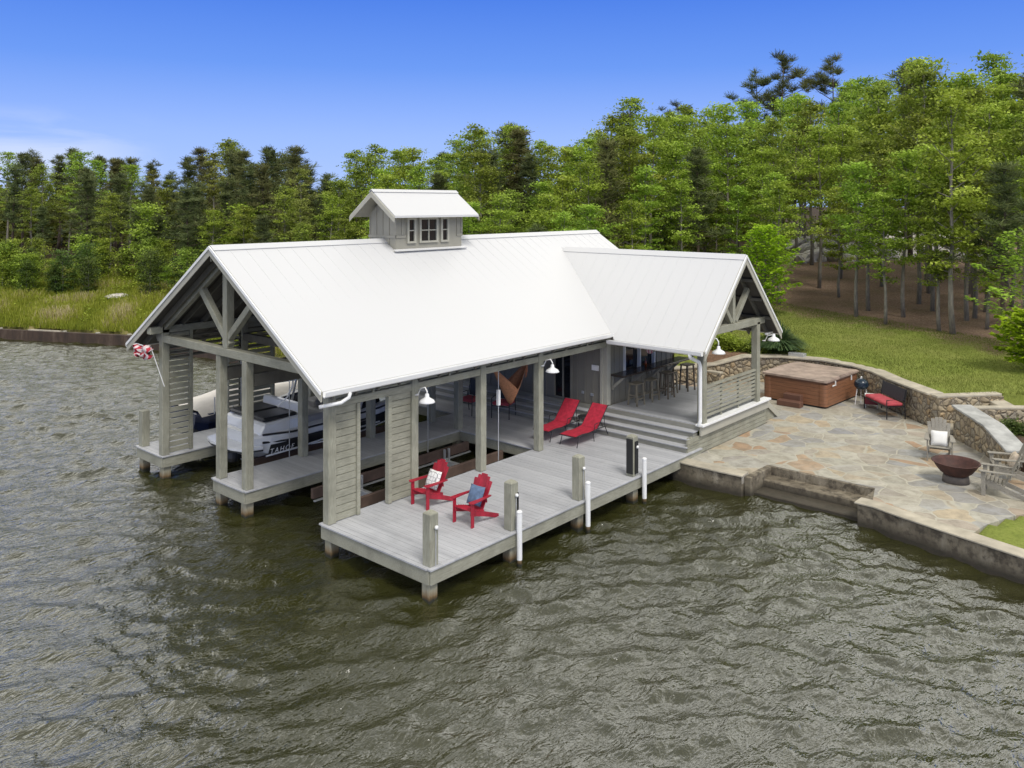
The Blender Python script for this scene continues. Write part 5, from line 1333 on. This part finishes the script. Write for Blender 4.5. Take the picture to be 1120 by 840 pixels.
sprays('sapling','light green sapling branches reaching in from the right edge at the wood',25.6,-4.9,4.6,1.9,30,M['leafB'],9)
bush('shrub','rounded green shrub behind the left part of the stone wall, left of another','shrub',20.1,4.3,.75,.75,3600,M['leafB'],.1,2,stem=False)
bush('shrub','rounded green shrub beside the long leaved grass clump above the stone wall','shrub',20.6,3.3,.7,.65,3400,M['leafA'],.1,3,stem=False)
bush('shrub','low yellow green shrub seen under the porch eave beyond the bar','shrub',21.5,6.6,1.0,.8,3000,M['leafB'],.12,14,stem=False)
bush('shrub','dark green round shrub at the right edge beside the planter','shrub',18.9,-7.0,.6,.8,2600,M['shrub'],.08,4,z=1.2,stem=False)
for k,(x,y,r,l) in enumerate(((15.9,-6.2,.42,'low leafy plant in the bed behind the sloping wall, nearest its top'),(16.2,-7.1,.5,'low leafy plant in the middle of the bed behind the sloping wall'),(15.3,-7.3,.4,'low leafy plant in the bed behind the sloping wall, nearest the grey chairs'))):
    bush('bedding_plant',l,'plant',x,y,r,.42,2200,M['shrub'],.07,20+k,z=.95,stem=False)
bed=MB(); bed.prism([(15.0,-6.05),(13.5,-7.0),(15.2,-8.6),(18.3,-7.2),(16.5,-5.1),(16.2,-5.0)],.4,.97); tag(bed.build('planting_bed', simple('bark_mulch',(.075,.045,.03),.95,var=.5,scale=14,bs=.5)),kind='structure')
bed=MB(); bed.prism([(18.35,6.5),(18.3,4.6),(18.9,4.1),(19.6,3.5),(20.9,3.0),(21.4,4.4),(20.6,6.0)],.5,1.47); tag(bed.build('planting_bed', simple('pine_straw_mulch',(.19,.115,.07),.95,var=.4,scale=14,bs=.5)),kind='structure')
og=thing('ornamental_grass','large fountain shaped clump of dark long leaved grass behind the stone wall','ornamental grass',(20.95,2.6,hz(20.95,2.6)+.03))
rng=np.random.default_rng(9); V=[];T=[]
for i in range(1500):
    az=rng.random()*6.28; L=.95+.5*rng.random(); out=rng.random()**.6; d=np.array([math.cos(az),math.sin(az)]); w=np.array([-d[1],d[0],0])*.016; P_=[]
    for s_ in (0,.33,.66,1.): P_.append(np.array([d[0]*out*L*s_*.95,d[1]*out*L*s_*.95,L*(1.05*s_-.9*out*s_*s_)*.85+.02]))
    tt=np.clip(rng.normal(.45,.25),0,1)
    for a,b_ in zip(P_,P_[1:]): V.append([a-w,a+w,b_+w*.8,b_-w*.8]); T.append(tt)
mesh_obj('foliage',quads_mesh('foliage',np.array(V),[M['blade']],None,np.array(T)),og)

# pale rocks of the riprap bank in the wood
rng=random.Random(3)
def rockmesh(seed,mt):
    r=random.Random(seed); m=MB(); n=8; rings=[]
    for i in range(6):
        ph=PI*i/5; rings.append([(math.sin(ph)*math.cos(2*PI*j/n)*(.7+.5*r.random()),math.sin(ph)*math.sin(2*PI*j/n)*(.7+.5*r.random()),math.cos(ph)*.6*(.8+.3*r.random())) for j in range(n)])
    m.loft(rings); me=bpy.data.meshes.new('rock'); me.from_pydata(m.v,[],m.f); me.materials.append(mt); me.update(); return me
RM=[rockmesh(i,simple('pale_rock_%s'%'abc'[i],((.5,.47,.42),(.42,.39,.34),(.55,.52,.47))[i],.9,var=.25,scale=2)) for i in range(3)]
for k in range(130):
    px=rng.uniform(862,1075); d=rng.uniform(60,70); r=(px-560)/910*d; x=CAM.x+r*math.sin(ANG)+d*math.cos(ANG); y=CAM.y-r*math.cos(ANG)+d*math.sin(ANG)
    o=mesh_obj('rock',RM[k%3]); s_=rng.uniform(.35,.85); o.location=(x,y,hz(x,y)+.15*s_+(d-60)*.09); o.scale=(s_*1.3,s_,s_*.8); o.rotation_euler=(rng.random(),rng.random(),rng.random()*6)
    tag(o,'pale boulder in the riprap bank seen between the trunks of the wood','rock','pale boulders of the riprap bank')
for k,(x,y,s_) in enumerate(((12.3,34.5,.5),(14,30,.6),(15.3,27.4,.9),(11.5,39.5,.5),(16.8,25.5,.7))):
    o=mesh_obj('rock',RM[k%3]); o.location=(x,y,hz(x,y)+.1); o.scale=(s_*1.5,s_,s_*.6); tag(o,'pale rock lying in the grass of the far bank','rock','rocks in the far bank grass')

# ------------------------------------------------------------------ sky, sun, camera
sunv=Vector((-.30,-.62,1.0)).normalized()
el=math.asin(sunv.z); az=math.atan2(sunv.x,sunv.y)
w=bpy.data.worlds.new('World'); SC.world=w; w.use_nodes=True; t=w.node_tree; bg=t.nodes['Background']
sky=t.nodes.new('ShaderNodeTexSky'); sky.sky_type='NISHITA'; sky.sun_disc=False; sky.sun_elevation=el; sky.sun_rotation=az; sky.ozone_density=3; sky.air_density=1; sky.dust_density=.3
tc=t.nodes.new('ShaderNodeTexCoord'); sp=t.nodes.new('ShaderNodeSeparateXYZ'); t.links.new(tc.outputs['Generated'],sp.inputs[0])
# clear deep blue low down, thin bright cloud sheet higher up
blue=ramp(t,sp.outputs[2],[(0,(3.8,5.4,9.6)),(.08,(2.9,4.5,9.5)),(.16,(1.25,2.9,8.6)),(.24,(.6,1.95,7.8)),(.4,(1.0,2.5,8.0))])
skc=mix(t,.9,sky.outputs[0],blue)
cn=noise(t,tc.outputs['Generated'],3.2,6,.6,.4)
cov=math_(t,'MULTIPLY',ramp(t,sp.outputs[2],[(.26,0),(.38,1)]),ramp(t,cn,[(.3,.75),(.6,1)]))
cl_=mix(t,cn,(18.2,17.9,16.2),(26.5,25.8,23.2))
cl_=mix(t,1.0,cl_,ramp(t,sp.outputs[2],[(.3,1.0),(.55,.8),(.72,.38),(.9,.2),(1,.18)]),'MULTIPLY')
skc=mix(t,cov,skc,cl_)
# a wisp of cloud low on the left
mp=t.nodes.new('ShaderNodeMapping'); mp.inputs['Scale'].default_value=(2,2,9); t.links.new(tc.outputs['Generated'],mp.inputs[0]); wn_=noise(t,mp.outputs[0],2.2,5,.6,.5)
dv=t.nodes.new('ShaderNodeVectorMath'); dv.operation='DOT_PRODUCT'; dv.inputs[1].default_value=Vector((.30,.952,.06)).normalized(); t.links.new(tc.outputs['Generated'],dv.inputs[0])
wf=math_(t,'MULTIPLY',ramp(t,dv.outputs['Value'],[(.990,0),(.9995,.75)]),ramp(t,wn_,[(.45,0),(.62,.8)]))
wf=math_(t,'MULTIPLY',wf,ramp(t,sp.outputs[2],[(.05,1),(.085,.4),(.105,0)]))
skc=mix(t,wf,skc,(7.2,7.8,9.0))
t.links.new(skc,bg.inputs[0]); bg.inputs[1].default_value=.1
sl=bpy.data.lights.new('sun','SUN'); sl.energy=2.2; sl.angle=R(18); sl.color=(1,.96,.9); so=bpy.data.objects.new('sun',sl); COL.objects.link(so)
so.rotation_euler=(-sunv).to_track_quat('-Z','Y').to_euler()
cd=bpy.data.cameras.new('camera'); cam=bpy.data.objects.new('camera',cd); COL.objects.link(cam); SC.camera=cam
cam.location=CAM; cam.rotation_euler=(PI/2,0,R(90-41.319)-PI/2)
cam.rotation_euler=(PI/2,0,-R(41.319)-0*PI) if False else (PI/2,0,math.atan2(math.sin(ANG),math.cos(ANG))-PI/2)
cd.sensor_width=36; cd.lens=36*910/1120; cd.shift_y=-(420-223)/1120; cd.clip_start=.1; cd.clip_end=3000
vs_=SC.view_settings; vs_.view_transform='Standard'; vs_.look='None'; vs_.exposure=.15; vs_.gamma=1
print('trees',NT[0],'objects',len(bpy.data.objects))
